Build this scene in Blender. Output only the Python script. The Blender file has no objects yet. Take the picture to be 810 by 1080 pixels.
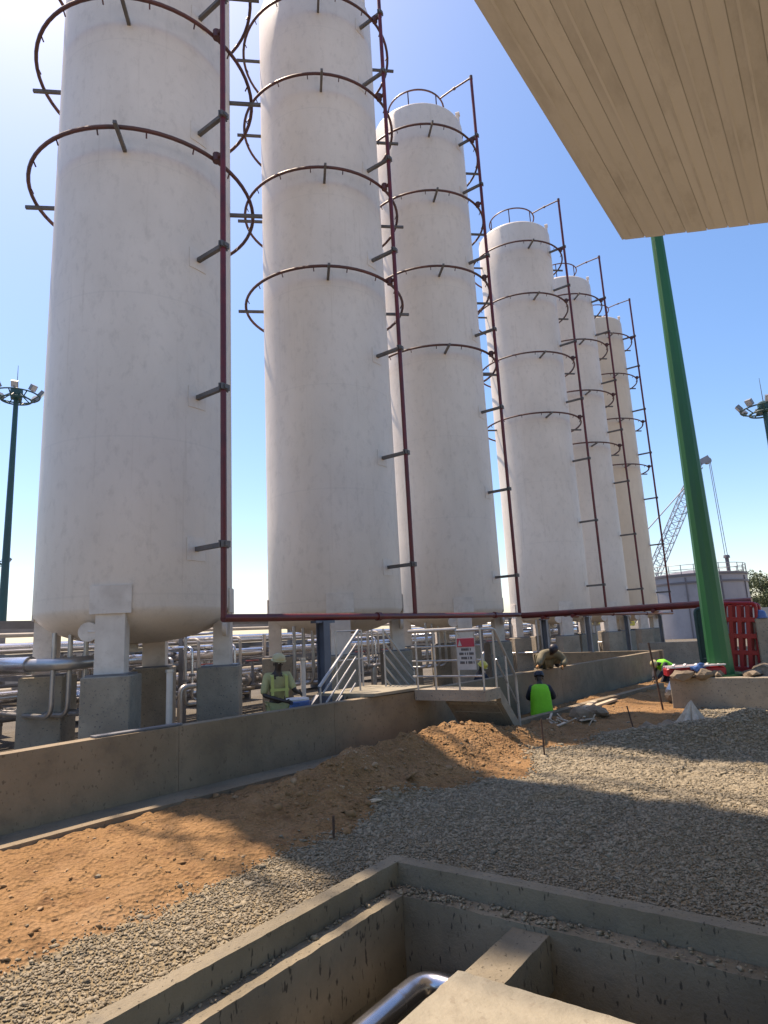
import bpy, bmesh, math, random
import numpy as np
from mathutils import Vector, Matrix, Quaternion
random.seed(7); rng = np.random.default_rng(11)
R = math.radians
S = bpy.context.scene
COL = S.collection

# ------------------------------------------------------------------ camera, sky, sun, exposure
F_PX, PITCH, ROLL = 665.4, 11.04, -2.967
cp, sp = math.cos(R(PITCH)), math.sin(R(PITCH))
cr, sr = math.cos(R(ROLL)), math.sin(R(ROLL))
fw, up0, rt0 = Vector((0, cp, sp)), Vector((0, -sp, cp)), Vector((1, 0, 0))
rt, up = cr*rt0 + sr*up0, -sr*rt0 + cr*up0
cam = bpy.data.cameras.new('camera'); co = bpy.data.objects.new('camera', cam); COL.objects.link(co)
cam.sensor_fit = 'VERTICAL'; cam.sensor_height = 36.0; cam.lens = 36.0*F_PX/1080.0
cam.clip_start = 0.05; cam.clip_end = 6000
co.matrix_world = Matrix(((rt.x, up.x, -fw.x, 0), (rt.y, up.y, -fw.y, 0), (rt.z, up.z, -fw.z, 2.0), (0, 0, 0, 1)))
S.camera = co
SUN_AZ, SUN_EL = -45.0, 65.0            # degrees, azimuth from +Y towards +X
world = bpy.data.worlds.new('World'); S.world = world; world.use_nodes = True
wn = world.node_tree.nodes; wl = world.node_tree.links
sky = wn.new('ShaderNodeTexSky'); sky.sky_type = 'NISHITA'; sky.sun_disc = False
sky.sun_elevation = R(SUN_EL); sky.sun_rotation = R(SUN_AZ)
sky.air_density = 1.0; sky.dust_density = 1.15; sky.ozone_density = 5.0; sky.altitude = 100
bg = wn['Background']; hs = wn.new('ShaderNodeHueSaturation'); hs.inputs['Saturation'].default_value = 1.2
wl.new(sky.outputs[0], hs.inputs['Color']); wl.new(hs.outputs[0], bg.inputs[0]); bg.inputs[1].default_value = 0.145
sl = bpy.data.lights.new('sun', 'SUN'); sl.energy = 4.4; sl.angle = R(0.8); sl.color = (1.0, 0.94, 0.84)
so = bpy.data.objects.new('sun', sl); COL.objects.link(so)
sdir = Vector((math.sin(R(SUN_AZ))*math.cos(R(SUN_EL)), math.cos(R(SUN_AZ))*math.cos(R(SUN_EL)), math.sin(R(SUN_EL))))
so.rotation_euler = sdir.to_track_quat('Z', 'Y').to_euler(); so.location = (-20, 20, 50)
S.view_settings.view_transform = 'Standard'; S.view_settings.look = 'None'
S.view_settings.exposure = 0.84; S.view_settings.use_white_balance = True; S.view_settings.white_balance_temperature = 7900; S.view_settings.white_balance_tint = 18; S.view_settings.gamma = 1.0
S.render.resolution_x, S.render.resolution_y = 768, 1024

# ------------------------------------------------------------------ the row frame: u along the tanks, v towards the camera
T0 = Vector((-5.18, 13.1)); D = Vector((0.5836, 0.8121)); N = Vector((0.8121, -0.5836))
ROW = math.atan2(D.y, D.x)
def W(u, v, z=0.0):
    p = T0 + D*u + N*v
    return Vector((p.x, p.y, z))
def RF(x, y):
    q = Vector((x, y)) - T0
    return q.dot(D), q.dot(N)

# ------------------------------------------------------------------ materials
MATS = {}
def mat(name, c1, c2=None, scale=4.0, rough=0.6, metal=0.0, bump=0.0, bscale=None, stretch=(1, 1, 1), c3=None, c3amt=0.35, c3scale=18.0,
        spots=None, spot_scale=30.0, spec=0.5, seams=None, runs=False, spot_stretch=None):
    m = bpy.data.materials.new(name); m.use_nodes = True; MATS[name] = m
    n, l = m.node_tree.nodes, m.node_tree.links
    b = n['Principled BSDF']; b.inputs['Roughness'].default_value = rough; b.inputs['Metallic'].default_value = metal
    b.inputs['Specular IOR Level'].default_value = spec
    tc = n.new('ShaderNodeTexCoord'); oi = n.new('ShaderNodeObjectInfo')
    mul = n.new('ShaderNodeMath'); mul.operation = 'MULTIPLY'; mul.inputs[1].default_value = 57.0; l.new(oi.outputs['Random'], mul.inputs[0])
    add = n.new('ShaderNodeVectorMath'); add.operation = 'ADD'; l.new(tc.outputs['Object'], add.inputs[0]); l.new(mul.outputs[0], add.inputs[1])
    mp = n.new('ShaderNodeMapping'); mp.inputs['Scale'].default_value = stretch; l.new(add.outputs[0], mp.inputs[0])
    def noise(sc, det=6, ro=0.6, src=mp.outputs[0]):
        t = n.new('ShaderNodeTexNoise'); t.inputs['Scale'].default_value = sc; t.inputs['Detail'].default_value = det
        t.inputs['Roughness'].default_value = ro; l.new(src, t.inputs['Vector']); return t.outputs['Fac']
    def ramp(src, a, bb):
        r = n.new('ShaderNodeMapRange'); r.inputs[1].default_value = a; r.inputs[2].default_value = bb; l.new(src, r.inputs[0]); return r.outputs[0]
    def mix(f, a, bb):
        x = n.new('ShaderNodeMix'); x.data_type = 'RGBA'; l.new(f, x.inputs['Factor'])
        for s_, k in ((a, 6), (bb, 7)):
            if isinstance(s_, tuple): x.inputs[k].default_value = (*s_, 1)
            else: l.new(s_, x.inputs[k])
        return x.outputs[2]
    col = c1
    if c2: col = mix(ramp(noise(scale), 0.34, 0.66), c1, c2)
    if c3:
        f = ramp(noise(c3scale, 8, 0.7), 0.52, 0.72)
        mm = n.new('ShaderNodeMath'); mm.operation = 'MULTIPLY'; mm.inputs[1].default_value = c3amt; l.new(f, mm.inputs[0])
        col = mix(mm.outputs[0], col, c3)
    if spots:
        sv = add.outputs[0]
        if spot_stretch:
            m3 = n.new('ShaderNodeMapping'); m3.inputs['Scale'].default_value = spot_stretch; l.new(sv, m3.inputs[0]); sv = m3.outputs[0]
        f = ramp(noise(spot_scale, 2, 0.5, sv), 0.64, 0.70); col = mix(f, col, spots)
    if seams:                                   # horizontal weld seams on a shell: a thin band every `seams` metres
        sx = n.new('ShaderNodeSeparateXYZ'); l.new(tc.outputs['Object'], sx.inputs[0])
        md = n.new('ShaderNodeMath'); md.operation = 'PINGPONG'; md.inputs[1].default_value = seams/2; l.new(sx.outputs[2], md.inputs[0])
        lt = n.new('ShaderNodeMath'); lt.operation = 'LESS_THAN'; lt.inputs[1].default_value = 0.018; l.new(md.outputs[0], lt.inputs[0])
        ml = n.new('ShaderNodeMath'); ml.operation = 'MULTIPLY'; ml.inputs[1].default_value = 0.13; l.new(lt.outputs[0], ml.inputs[0])
        col = mix(ml.outputs[0], col, (0.42, 0.39, 0.35))
    if runs:                                    # thin vertical grime and rust runs
        m2 = n.new('ShaderNodeMapping'); m2.inputs['Scale'].default_value = (9, 9, 0.22); l.new(add.outputs[0], m2.inputs[0])
        fr = ramp(noise(1.0, 5, 0.6, m2.outputs[0]), 0.60, 0.80); mr = n.new('ShaderNodeMath'); mr.operation = 'MULTIPLY'; mr.inputs[1].default_value = 0.30; l.new(fr, mr.inputs[0])
        col = mix(mr.outputs[0], col, (0.36, 0.28, 0.20))
    if isinstance(col, tuple): b.inputs['Base Color'].default_value = (*col, 1)
    else: l.new(col, b.inputs['Base Color'])
    if bump:
        bp = n.new('ShaderNodeBump'); bp.inputs['Strength'].default_value = min(1.0, bump); bp.inputs['Distance'].default_value = 0.02
        l.new(noise(bscale or scale*4, 5, 0.65, add.outputs[0]), bp.inputs['Height']); l.new(bp.outputs[0], b.inputs['Normal'])
    return m
M_WHITE = mat('tank_white_paint', (0.73, 0.655, 0.575), (0.635, 0.565, 0.49), 0.5, 0.5, bump=0.25, bscale=22, stretch=(1, 1, 0.6),
              c3=(0.38, 0.33, 0.28), c3amt=0.34, c3scale=5.5, seams=2.95, runs=True)
M_WARM = mat('tank_cream_paint', (0.72, 0.60, 0.46), (0.62, 0.51, 0.385), 0.5, 0.5, bump=0.12, bscale=7, stretch=(1, 1, 0.45), c3=(0.40, 0.33, 0.26), c3amt=0.26, c3scale=3.2, seams=2.95)
M_LEG = mat('leg_white_paint', (0.70, 0.63, 0.55), (0.56, 0.49, 0.42), 2.0, 0.55, bump=0.1, c3=(0.34, 0.27, 0.2), c3amt=0.4, c3scale=5)
M_CONC = mat('pier_concrete', (0.36, 0.31, 0.24), (0.26, 0.222, 0.172), 1.6, 0.9, bump=0.5, bscale=30, c3=(0.17, 0.155, 0.135), c3amt=0.55, c3scale=5, spots=(0.13, 0.12, 0.11), spot_scale=26, spec=0.2)
M_WALL = mat('wall_concrete', (0.27, 0.215, 0.148), (0.185, 0.147, 0.10), 0.8, 0.92, bump=0.5, bscale=28, c3=(0.13, 0.11, 0.09), c3amt=0.5, c3scale=3.2, spots=(0.15, 0.118, 0.082), spot_scale=24, spot_stretch=(1, 1, 0.6), spec=0.2, runs=True)
M_PIT = mat('pit_concrete', (0.255, 0.218, 0.157), (0.155, 0.134, 0.097), 1.2, 0.92, bump=0.6, bscale=40, c3=(0.14, 0.13, 0.11), c3amt=0.55, c3scale=4.5, spots=(0.075, 0.065, 0.05), spot_scale=34, spot_stretch=(1, 1, 0.33), spec=0.2)
M_SLAB = mat('slab_concrete', (0.31, 0.28, 0.215), (0.23, 0.208, 0.158), 2.5, 0.92, bump=0.5, bscale=40, c3=(0.2, 0.17, 0.125), c3amt=0.6, c3scale=4.5, spots=(0.235, 0.205, 0.155), spot_scale=17, spec=0.2)
M_RED = mat('red_pipe_paint', (0.15, 0.013, 0.013), (0.085, 0.010, 0.010), 3, 0.42, c3=(0.08, 0.02, 0.02), c3amt=0.5, c3scale=9)
M_RING = mat('ring_pipe_paint', (0.10, 0.028, 0.024), (0.06, 0.025, 0.022), 2, 0.5)
M_BRACK = mat('bracket_steel', (0.15, 0.138, 0.13), (0.095, 0.088, 0.083), 3, 0.55, 0.2)
M_STEEL = mat('grey_steel', (0.17, 0.175, 0.19), (0.11, 0.115, 0.125), 2, 0.5, 0.1)
M_BLUEST = mat('blue_grey_steel', (0.10, 0.12, 0.16), (0.07, 0.085, 0.115), 2, 0.5)
M_GALV = mat('galvanised_rail', (0.42, 0.41, 0.40), (0.33, 0.325, 0.32), 5, 0.36, 0.55)
M_CLAD = mat('silver_pipe_cladding', (0.66, 0.66, 0.68), (0.52, 0.52, 0.55), 3, 0.24, 0.95, bump=0.05)
M_PIPE = mat('stainless_pipe', (0.46, 0.445, 0.43), (0.34, 0.33, 0.32), 3, 0.34, 0.7)
M_BEIGEP = mat('beige_pipe_paint', (0.50, 0.46, 0.40), (0.40, 0.36, 0.31), 2, 0.55)
M_GREEN = mat('green_mast_paint', (0.010, 0.125, 0.035), (0.008, 0.095, 0.026), 1.2, 0.42, c3=(0.02, 0.10, 0.05), c3amt=0.4, stretch=(1, 1, 0.3))
M_DGREEN = mat('dark_green_plastic', (0.008, 0.045, 0.04), None, rough=0.5)
M_TEAL = mat('far_mast_paint', (0.012, 0.08, 0.085), (0.012, 0.06, 0.065), 1.0, 0.5)
M_LAMP = mat('floodlight_grey', (0.20, 0.22, 0.24), None, rough=0.4)
M_GLASS = mat('floodlight_glass', (0.45, 0.47, 0.5), None, rough=0.1)
M_CAN = mat('canopy_sheet', (0.78, 0.765, 0.74), (0.67, 0.655, 0.63), 0.6, 0.6, stretch=(0.35, 1, 1), c3=(0.40, 0.375, 0.34), c3amt=0.6, c3scale=1.3, bump=0.15, bscale=9)
M_CANGAP = mat('canopy_joint_sheet', (0.60, 0.585, 0.56), (0.53, 0.515, 0.49), 1.0, 0.7)
M_PLRED = mat('red_barrier_plastic', (0.36, 0.016, 0.022), (0.27, 0.014, 0.02), 2, 0.38)
M_WPLAS = mat('white_plastic', (0.72, 0.70, 0.68), (0.6, 0.58, 0.56), 5, 0.5, bump=0.2)
M_BLUE = mat('blue_plastic', (0.06, 0.15, 0.36), (0.05, 0.11, 0.28), 6, 0.35)
M_FARTANK = mat('far_tank_grey', (0.30, 0.29, 0.31), (0.24, 0.235, 0.255), 0.4, 0.6, c3=(0.2, 0.19, 0.2), c3amt=0.4, c3scale=1.2)
M_FARDARK = mat('far_tank_trim', (0.13, 0.12, 0.13), None, rough=0.6)
M_CRANE = mat('crane_steel', (0.25, 0.28, 0.33), (0.2, 0.225, 0.27), 1, 0.55)
M_ROCK = mat('rock', (0.27, 0.215, 0.155), (0.165, 0.13, 0.095), 3, 0.95, bump=0.8, bscale=14, spec=0.2)
M_WOOD = mat('timber', (0.50, 0.42, 0.30), (0.36, 0.29, 0.2), 3, 0.8, stretch=(1, 8, 8))
M_RUST = mat('rusty_bar', (0.10, 0.055, 0.035), (0.06, 0.035, 0.025), 10, 0.8)
M_SACK = mat('white_sack', (0.60, 0.52, 0.42), (0.44, 0.37, 0.29), 9, 0.75, bump=0.3, bscale=40)
M_SKIN = mat('dark_skin', (0.030, 0.017, 0.012), None, rough=0.5)
M_EYE = mat('eye_white', (0.5, 0.46, 0.4), None, rough=0.3)
M_LIME = mat('lime_vest', (0.16, 0.62, 0.02), (0.13, 0.52, 0.015), 6, 0.7, bump=0.3, bscale=25)
M_YLIME = mat('faded_yellow_coverall', (0.42, 0.40, 0.18), (0.33, 0.31, 0.15), 5, 0.8, bump=0.4, bscale=22)
M_YSTRIP = mat('yellow_green_stripe', (0.40, 0.44, 0.13), None, rough=0.6)
M_NAVY = mat('navy_cloth', (0.016, 0.018, 0.03), (0.024, 0.026, 0.04), 6, 0.8, bump=0.3, bscale=25)
M_KHAKI = mat('khaki_cloth', (0.19, 0.165, 0.10), (0.12, 0.105, 0.065), 5, 0.85, bump=0.7, bscale=14)
M_HELY = mat('yellow_helmet', (0.62, 0.50, 0.08), None, rough=0.35)
M_HELC = mat('cream_helmet', (0.45, 0.40, 0.22), None, rough=0.4)
M_HELD = mat('dark_cap', (0.015, 0.015, 0.025), None, rough=0.5)
M_ORANGE = mat('orange_glove', (0.42, 0.20, 0.07), None, rough=0.8)
M_BLACK = mat('black_rubber', (0.012, 0.012, 0.013), None, rough=0.7)
M_SIGNR = mat('sign_red', (0.42, 0.03, 0.05), None, rough=0.5)
M_SIGNW = mat('sign_white', (0.46, 0.44, 0.42), (0.38, 0.365, 0.35), 8, 0.5)
M_INK = mat('sign_ink', (0.08, 0.075, 0.075), None, rough=0.6)
M_BARK = mat('bark', (0.09, 0.065, 0.045), (0.05, 0.038, 0.028), 4, 0.95)
M_LEAF = mat('leaves', (0.075, 0.10, 0.045), (0.11, 0.13, 0.06), 1.2, 0.7)
M_FARWALL = mat('far_wall_render', (0.42, 0.40, 0.36), (0.34, 0.32, 0.29), 0.4, 0.9)
M_STONE = mat('gravel_stone', (0.31, 0.265, 0.19), (0.185, 0.157, 0.112), 14, 0.95, spec=0.2, c3=(0.37, 0.315, 0.22), c3amt=0.8, c3scale=9, spots=(0.27, 0.22, 0.145), spot_scale=1.2)

def ground_mat():
    m = bpy.data.materials.new('site_ground'); m.use_nodes = True
    n, l = m.node_tree.nodes, m.node_tree.links; b = n['Principled BSDF']; b.inputs['Roughness'].default_value = 0.97
    b.inputs['Specular IOR Level'].default_value = 0.15
    tc = n.new('ShaderNodeTexCoord')
    def noise(sc, det=8, ro=0.65):
        t = n.new('ShaderNodeTexNoise'); t.inputs['Scale'].default_value = sc; t.inputs['Detail'].default_value = det
        t.inputs['Roughness'].default_value = ro; l.new(tc.outputs['Object'], t.inputs['Vector']); return t.outputs['Fac']
    def rg(src, a, bb, lo=0.0, hi=1.0):
        r = n.new('ShaderNodeMapRange'); r.inputs[1].default_value = a; r.inputs[2].default_value = bb
        r.inputs[3].default_value = lo; r.inputs[4].default_value = hi; l.new(src, r.inputs[0]); return r.outputs[0]
    def mix(f, a, bb):
        x = n.new('ShaderNodeMix'); x.data_type = 'RGBA'; l.new(f, x.inputs['Factor'])
        for s_, k in ((a, 6), (bb, 7)):
            if isinstance(s_, tuple): x.inputs[k].default_value = (*s_, 1)
            else: l.new(s_, x.inputs[k])
        return x.outputs[2]
    dirt = mix(rg(noise(1.3), 0.35, 0.65), (0.275, 0.16, 0.074), (0.20, 0.114, 0.052))
    dirt = mix(rg(noise(11), 0.5, 0.75, 0, 0.6), dirt, (0.34, 0.2, 0.105))
    dirt = mix(rg(noise(5.0), 0.54, 0.68, 0, 0.65), dirt, (0.13, 0.068, 0.036))
    vo = n.new('ShaderNodeTexVoronoi'); vo.inputs['Scale'].default_value = 24; l.new(tc.outputs['Object'], vo.inputs['Vector'])
    dirt = mix(rg(noise(0.7), 0.5, 0.72, 0, 0.75), dirt, (0.30, 0.19, 0.105))
    dirt = mix(rg(noise(40, 3, 0.5), 0.55, 0.75, 0, 0.35), dirt, (0.15, 0.082, 0.042))
    grav = mix(rg(vo.outputs['Color'], 0.1, 0.9), (0.165, 0.132, 0.084), (0.30, 0.242, 0.155))
    grav = mix(rg(noise(1.1), 0.42, 0.68, 0, 0.5), grav, (0.25, 0.19, 0.115))
    yard = mix(rg(noise(0.8), 0.35, 0.65), (0.15, 0.135, 0.112), (0.105, 0.094, 0.078))
    ag = n.new('ShaderNodeAttribute'); ag.attribute_name = 'gravel'
    ay = n.new('ShaderNodeAttribute'); ay.attribute_name = 'yard'
    s1 = n.new('ShaderNodeMath'); s1.operation = 'ADD'; l.new(ag.outputs['Fac'], s1.inputs[0]); l.new(rg(noise(6), 0.3, 0.7, -0.3, 0.3), s1.inputs[1])
    col = mix(rg(s1.outputs[0], 0.4, 0.6), dirt, grav)
    col = mix(ay.outputs['Fac'], col, yard)
    l.new(col, b.inputs['Base Color'])
    bp = n.new('ShaderNodeBump'); bp.inputs['Strength'].default_value = 0.9; bp.inputs['Distance'].default_value = 0.03
    ad = n.new('ShaderNodeMath'); ad.operation = 'ADD'; l.new(noise(14), ad.inputs[0]); l.new(vo.outputs['Distance'], ad.inputs[1])
    l.new(ad.outputs[0], bp.inputs['Height']); l.new(bp.outputs[0], b.inputs['Normal'])
    return m
M_GROUND = ground_mat()

# ------------------------------------------------------------------ builders
class MB:
    def __init__(s): s.v = []; s.f = []; s.smooth = False
    def add(s, vs, fs):
        o = len(s.v); s.v += [tuple(p) for p in vs]; s.f += [tuple(i+o for i in f) for f in fs]; return s
    def box(s, c, size, rz=0.0, mtx=None, bev=0.0):
        hx, hy, hz = size[0]/2, size[1]/2, size[2]/2
        b = bev
        if b > 0:
            vs = []
            for (sx, sy) in ((-1, -1), (1, -1), (1, 1), (-1, 1)):
                pass
            ring = [(-hx+b, -hy), (hx-b, -hy), (hx, -hy+b), (hx, hy-b), (hx-b, hy), (-hx+b, hy), (-hx, hy-b), (-hx, -hy+b)]
            inner = [(x*(1-b/hx), y*(1-b/hy)) for x, y in ring]
            vs = [(x, y, -hz) for x, y in ring] + [(x, y, hz-b) for x, y in ring] + [(x, y, hz) for x, y in inner]
            fs = [tuple(range(7, -1, -1)), tuple(range(16, 24))]
            for k in range(2):
                for i in range(8): j = (i+1) % 8; fs.append((k*8+i, k*8+j, k*8+8+j, k*8+8+i))
        else:
            vs = [(x, y, z) for z in (-hz, hz) for x, y in ((-hx, -hy), (hx, -hy), (hx, hy), (-hx, hy))]
            fs = [(3, 2, 1, 0), (4, 5, 6, 7), (0, 1, 5, 4), (1, 2, 6, 5), (2, 3, 7, 6), (3, 0, 4, 7)]
        m = (mtx or Matrix.Rotation(rz, 3, 'Z'))
        c = Vector(c)
        return s.add([m @ Vector(p) + c for p in vs], fs)
    def bar(s, p, q, w, h):                       # rectangular bar between two points, h in the 'up' sense
        p, q = Vector(p), Vector(q); d = (q-p); L = d.length; d.normalize()
        u = Vector((0, 0, 1)) if abs(d.z) < 0.95 else Vector((0, 1, 0))
        x = d.cross(u).normalized(); y = x.cross(d)
        m = Matrix((x, d, y)).transposed()
        return s.box((p+q)/2, (w, L, h), mtx=m)
    def tube(s, pts, r, n=10, closed=False, caps=True):
        pts = [Vector(p) for p in pts]; k = len(pts)
        rs = r if isinstance(r, (list, tuple)) else [r]*k
        vs = []; prev = None
        for i, p in enumerate(pts):
            if closed: t = (pts[(i+1) % k] - pts[i-1])
            else: t = (pts[min(i+1, k-1)] - pts[max(i-1, 0)])
            t.normalize()
            if prev is None:
                a = Vector((0, 0, 1)) if abs(t.z) < 0.9 else Vector((1, 0, 0))
                x = t.cross(a).normalized()
            else:
                x = (prev - t*prev.dot(t)).normalized()
            prev = x; y = t.cross(x)
            for j in range(n):
                an = 2*math.pi*j/n
                vs.append(p + (x*math.cos(an) + y*math.sin(an))*rs[i])
        fs = []
        for i in range(k if closed else k-1):
            a, b = i*n, ((i+1) % k)*n
            for j in range(n): jj = (j+1) % n; fs.append((a+j, a+jj, b+jj, b+j))
        if not closed and caps: fs += [tuple(range(n-1, -1, -1)), tuple((k-1)*n+j for j in range(n))]
        s.smooth = True
        return s.add(vs, fs)
    def lathe(s, prof, n=32, c=(0, 0, 0), cap=True):
        c = Vector(c); vs = []; fs = []
        for r, z in prof:
            for j in range(n): a = 2*math.pi*j/n; vs.append(c + Vector((r*math.cos(a), r*math.sin(a), z)))
        for i in range(len(prof)-1):
            for j in range(n): jj = (j+1) % n; fs.append((i*n+j, i*n+jj, (i+1)*n+jj, (i+1)*n+j))
        if cap: fs += [tuple(range(n-1, -1, -1)), tuple((len(prof)-1)*n+j for j in range(n))]
        s.smooth = True
        return s.add(vs, fs)
    def prism(s, poly, z0, z1):
        k = len(poly); vs = [(x, y, z0) for x, y in poly] + [(x, y, z1) for x, y in poly]
        area = sum(poly[i][0]*poly[(i+1) % k][1]-poly[(i+1) % k][0]*poly[i][1] for i in range(k))
        fs = [tuple(range(k-1, -1, -1)), tuple(range(k, 2*k))] + [(i, (i+1) % k, k+(i+1) % k, k+i) for i in range(k)]
        if area < 0: fs = [tuple(reversed(f)) for f in fs]
        return s.add(vs, fs)
    def patch(s, r, a0, a1, z0, z1, t=0.012, n=8):  # a plate rolled onto a cylinder of radius r
        vs = []; fs = []
        for i in range(n+1):
            a = a0 + (a1-a0)*i/n
            for rr, z in ((r, z0), (r+t, z0), (r+t, z1), (r, z1)): vs.append((rr*math.cos(a), rr*math.sin(a), z))
        for i in range(n):
            for j in range(4): jj = (j+1) % 4; fs.append((i*4+j, (i+1)*4+j, (i+1)*4+jj, i*4+jj))
        fs += [(0, 1, 2, 3), (n*4+3, n*4+2, n*4+1, n*4)]
        return s.add(vs, fs)
    def rock(s, c, size, seed=0, sub=2, amp=0.25):
        bm = bmesh.new(); bmesh.ops.create_icosphere(bm, subdivisions=sub, radius=1)
        rr = random.Random(seed); ph = [(rr.uniform(1, 3.2), rr.uniform(0, 6), Vector((rr.gauss(0, 1), rr.gauss(0, 1), rr.gauss(0, 1)))) for _ in range(5)]
        vs = []
        for v in bm.verts:
            k = 1 + sum(amp/2.2*math.sin(f*v.co.dot(d)+p) for f, p, d in ph) + rr.uniform(-amp, amp)*0.25
            vs.append(Vector((v.co.x*size[0]*k, v.co.y*size[1]*k, v.co.z*size[2]*k)) + Vector(c))
        fs = [tuple(x.index for x in f.verts) for f in bm.faces]; bm.free()
        return s.add(vs, fs)
    def mesh(s, name):
        me = bpy.data.meshes.new(name); me.from_pydata(s.v, [], s.f)
        if s.smooth:
            me.polygons.foreach_set('use_smooth', [True]*len(me.polygons))
            try: me.set_sharp_from_angle(angle=R(40))
            except Exception: pass
        me.update(); return me
def arc(c, r, a0, a1, n, ax1, ax2):
    c, ax1, ax2 = Vector(c), Vector(ax1), Vector(ax2)
    return [c + ax1*(r*math.cos(a0+(a1-a0)*i/n)) + ax2*(r*math.sin(a0+(a1-a0)*i/n)) for i in range(n+1)]
def bend(pts, r, n=5):
    """round the corners of a polyline with radius r"""
    pts = [Vector(p) for p in pts]; out = [pts[0]]
    for i in range(1, len(pts)-1):
        a, b, c = pts[i-1], pts[i], pts[i+1]
        d1, d2 = (a-b).normalized(), (c-b).normalized()
        rr = min(r, (a-b).length*0.49, (c-b).length*0.49)
        p, q = b+d1*rr, b+d2*rr
        for k in range(n+1):
            t = k/n; out.append(p*(1-t)**2 + b*2*t*(1-t) + q*t*t)
    out.append(pts[-1]); return out
def thing(name, label, cat, loc=(0, 0, 0), rz=0.0, group=None):
    o = bpy.data.objects.new(name, None); COL.objects.link(o); o.location = loc; o.rotation_euler = (0, 0, rz)
    o.empty_display_size = 0.3
    return tag(o, label, cat, group)
def tag(o, label=None, cat=None, group=None, kind=None):
    if label: o['label'] = label
    if cat: o['category'] = cat
    if group: o['group'] = group
    if kind: o['kind'] = kind
    return o
def part(name, mb, m, parent=None, kind=None, label=None, loc=None, rz=0.0):
    me = mb if isinstance(mb, bpy.types.Mesh) else mb.mesh(name)
    if m and not me.materials: me.materials.append(m)
    o = bpy.data.objects.new(name, me); COL.objects.link(o)
    if parent: o.parent = parent
    if loc is not None: o.location = loc
    if rz: o.rotation_euler = (0, 0, rz)
    if kind: o['kind'] = kind
    if label: o['label'] = label
    return o
def single(name, mb, m, label, cat, loc=(0, 0, 0), rz=0.0, group=None):
    return tag(part(name, mb, m, None, loc=loc, rz=rz), label, cat, group)
def copy_tree(o, parent=None):
    c = o.copy(); COL.objects.link(c); c.parent = parent
    for ch in list(o.children): copy_tree(ch, c)
    return c
def rowthing(name, label, cat, u=0, v=0, z=0, group=None):
    return thing(name, label, cat, W(u, v, z), ROW, group)
def L(u, v, z=0.0, u0=0.0, v0=0.0):                # row coordinates -> local coordinates of a rowthing at (u0, v0)
    return Vector((u-u0, -(v-v0), z))

# ------------------------------------------------------------------ ground
WALL = [(-11, 3.80), (-8, 3.90), (-4.25, 4.09), (-3.18, 4.12), (-1.9, 4.25), (-0.3, 4.47), (0.9, 4.62), (2.7, 4.97), (6.7, 5.19), (9.6, 5.40), (17.6, 5.90)]
def wall_v(u): return float(np.interp(u, [p[0] for p in WALL], [p[1] for p in WALL]))
def smooth(x): x = np.clip(x, 0, 1); return x*x*(3-2*x)
def vnoise(x, y, seed):
    r = np.random.default_rng(seed); g = r.random((64, 64))
    xi, yi = np.floor(x).astype(int), np.floor(y).astype(int); fx, fy = smooth(x-xi), smooth(y-yi)
    a, b = g[xi % 64, yi % 64], g[(xi+1) % 64, yi % 64]; c, d = g[xi % 64, (yi+1) % 64], g[(xi+1) % 64, (yi+1) % 64]
    return (a*(1-fx)+b*fx)*(1-fy)+(c*(1-fx)+d*fx)*fy - 0.5
def fbm(x, y, f, seed, o=4):
    t = 0; a = 1.0
    for i in range(o): t = t + a*vnoise(x*f, y*f, seed+i); f *= 2.1; a *= 0.5
    return t
HEAP = W(0, 0)
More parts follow.
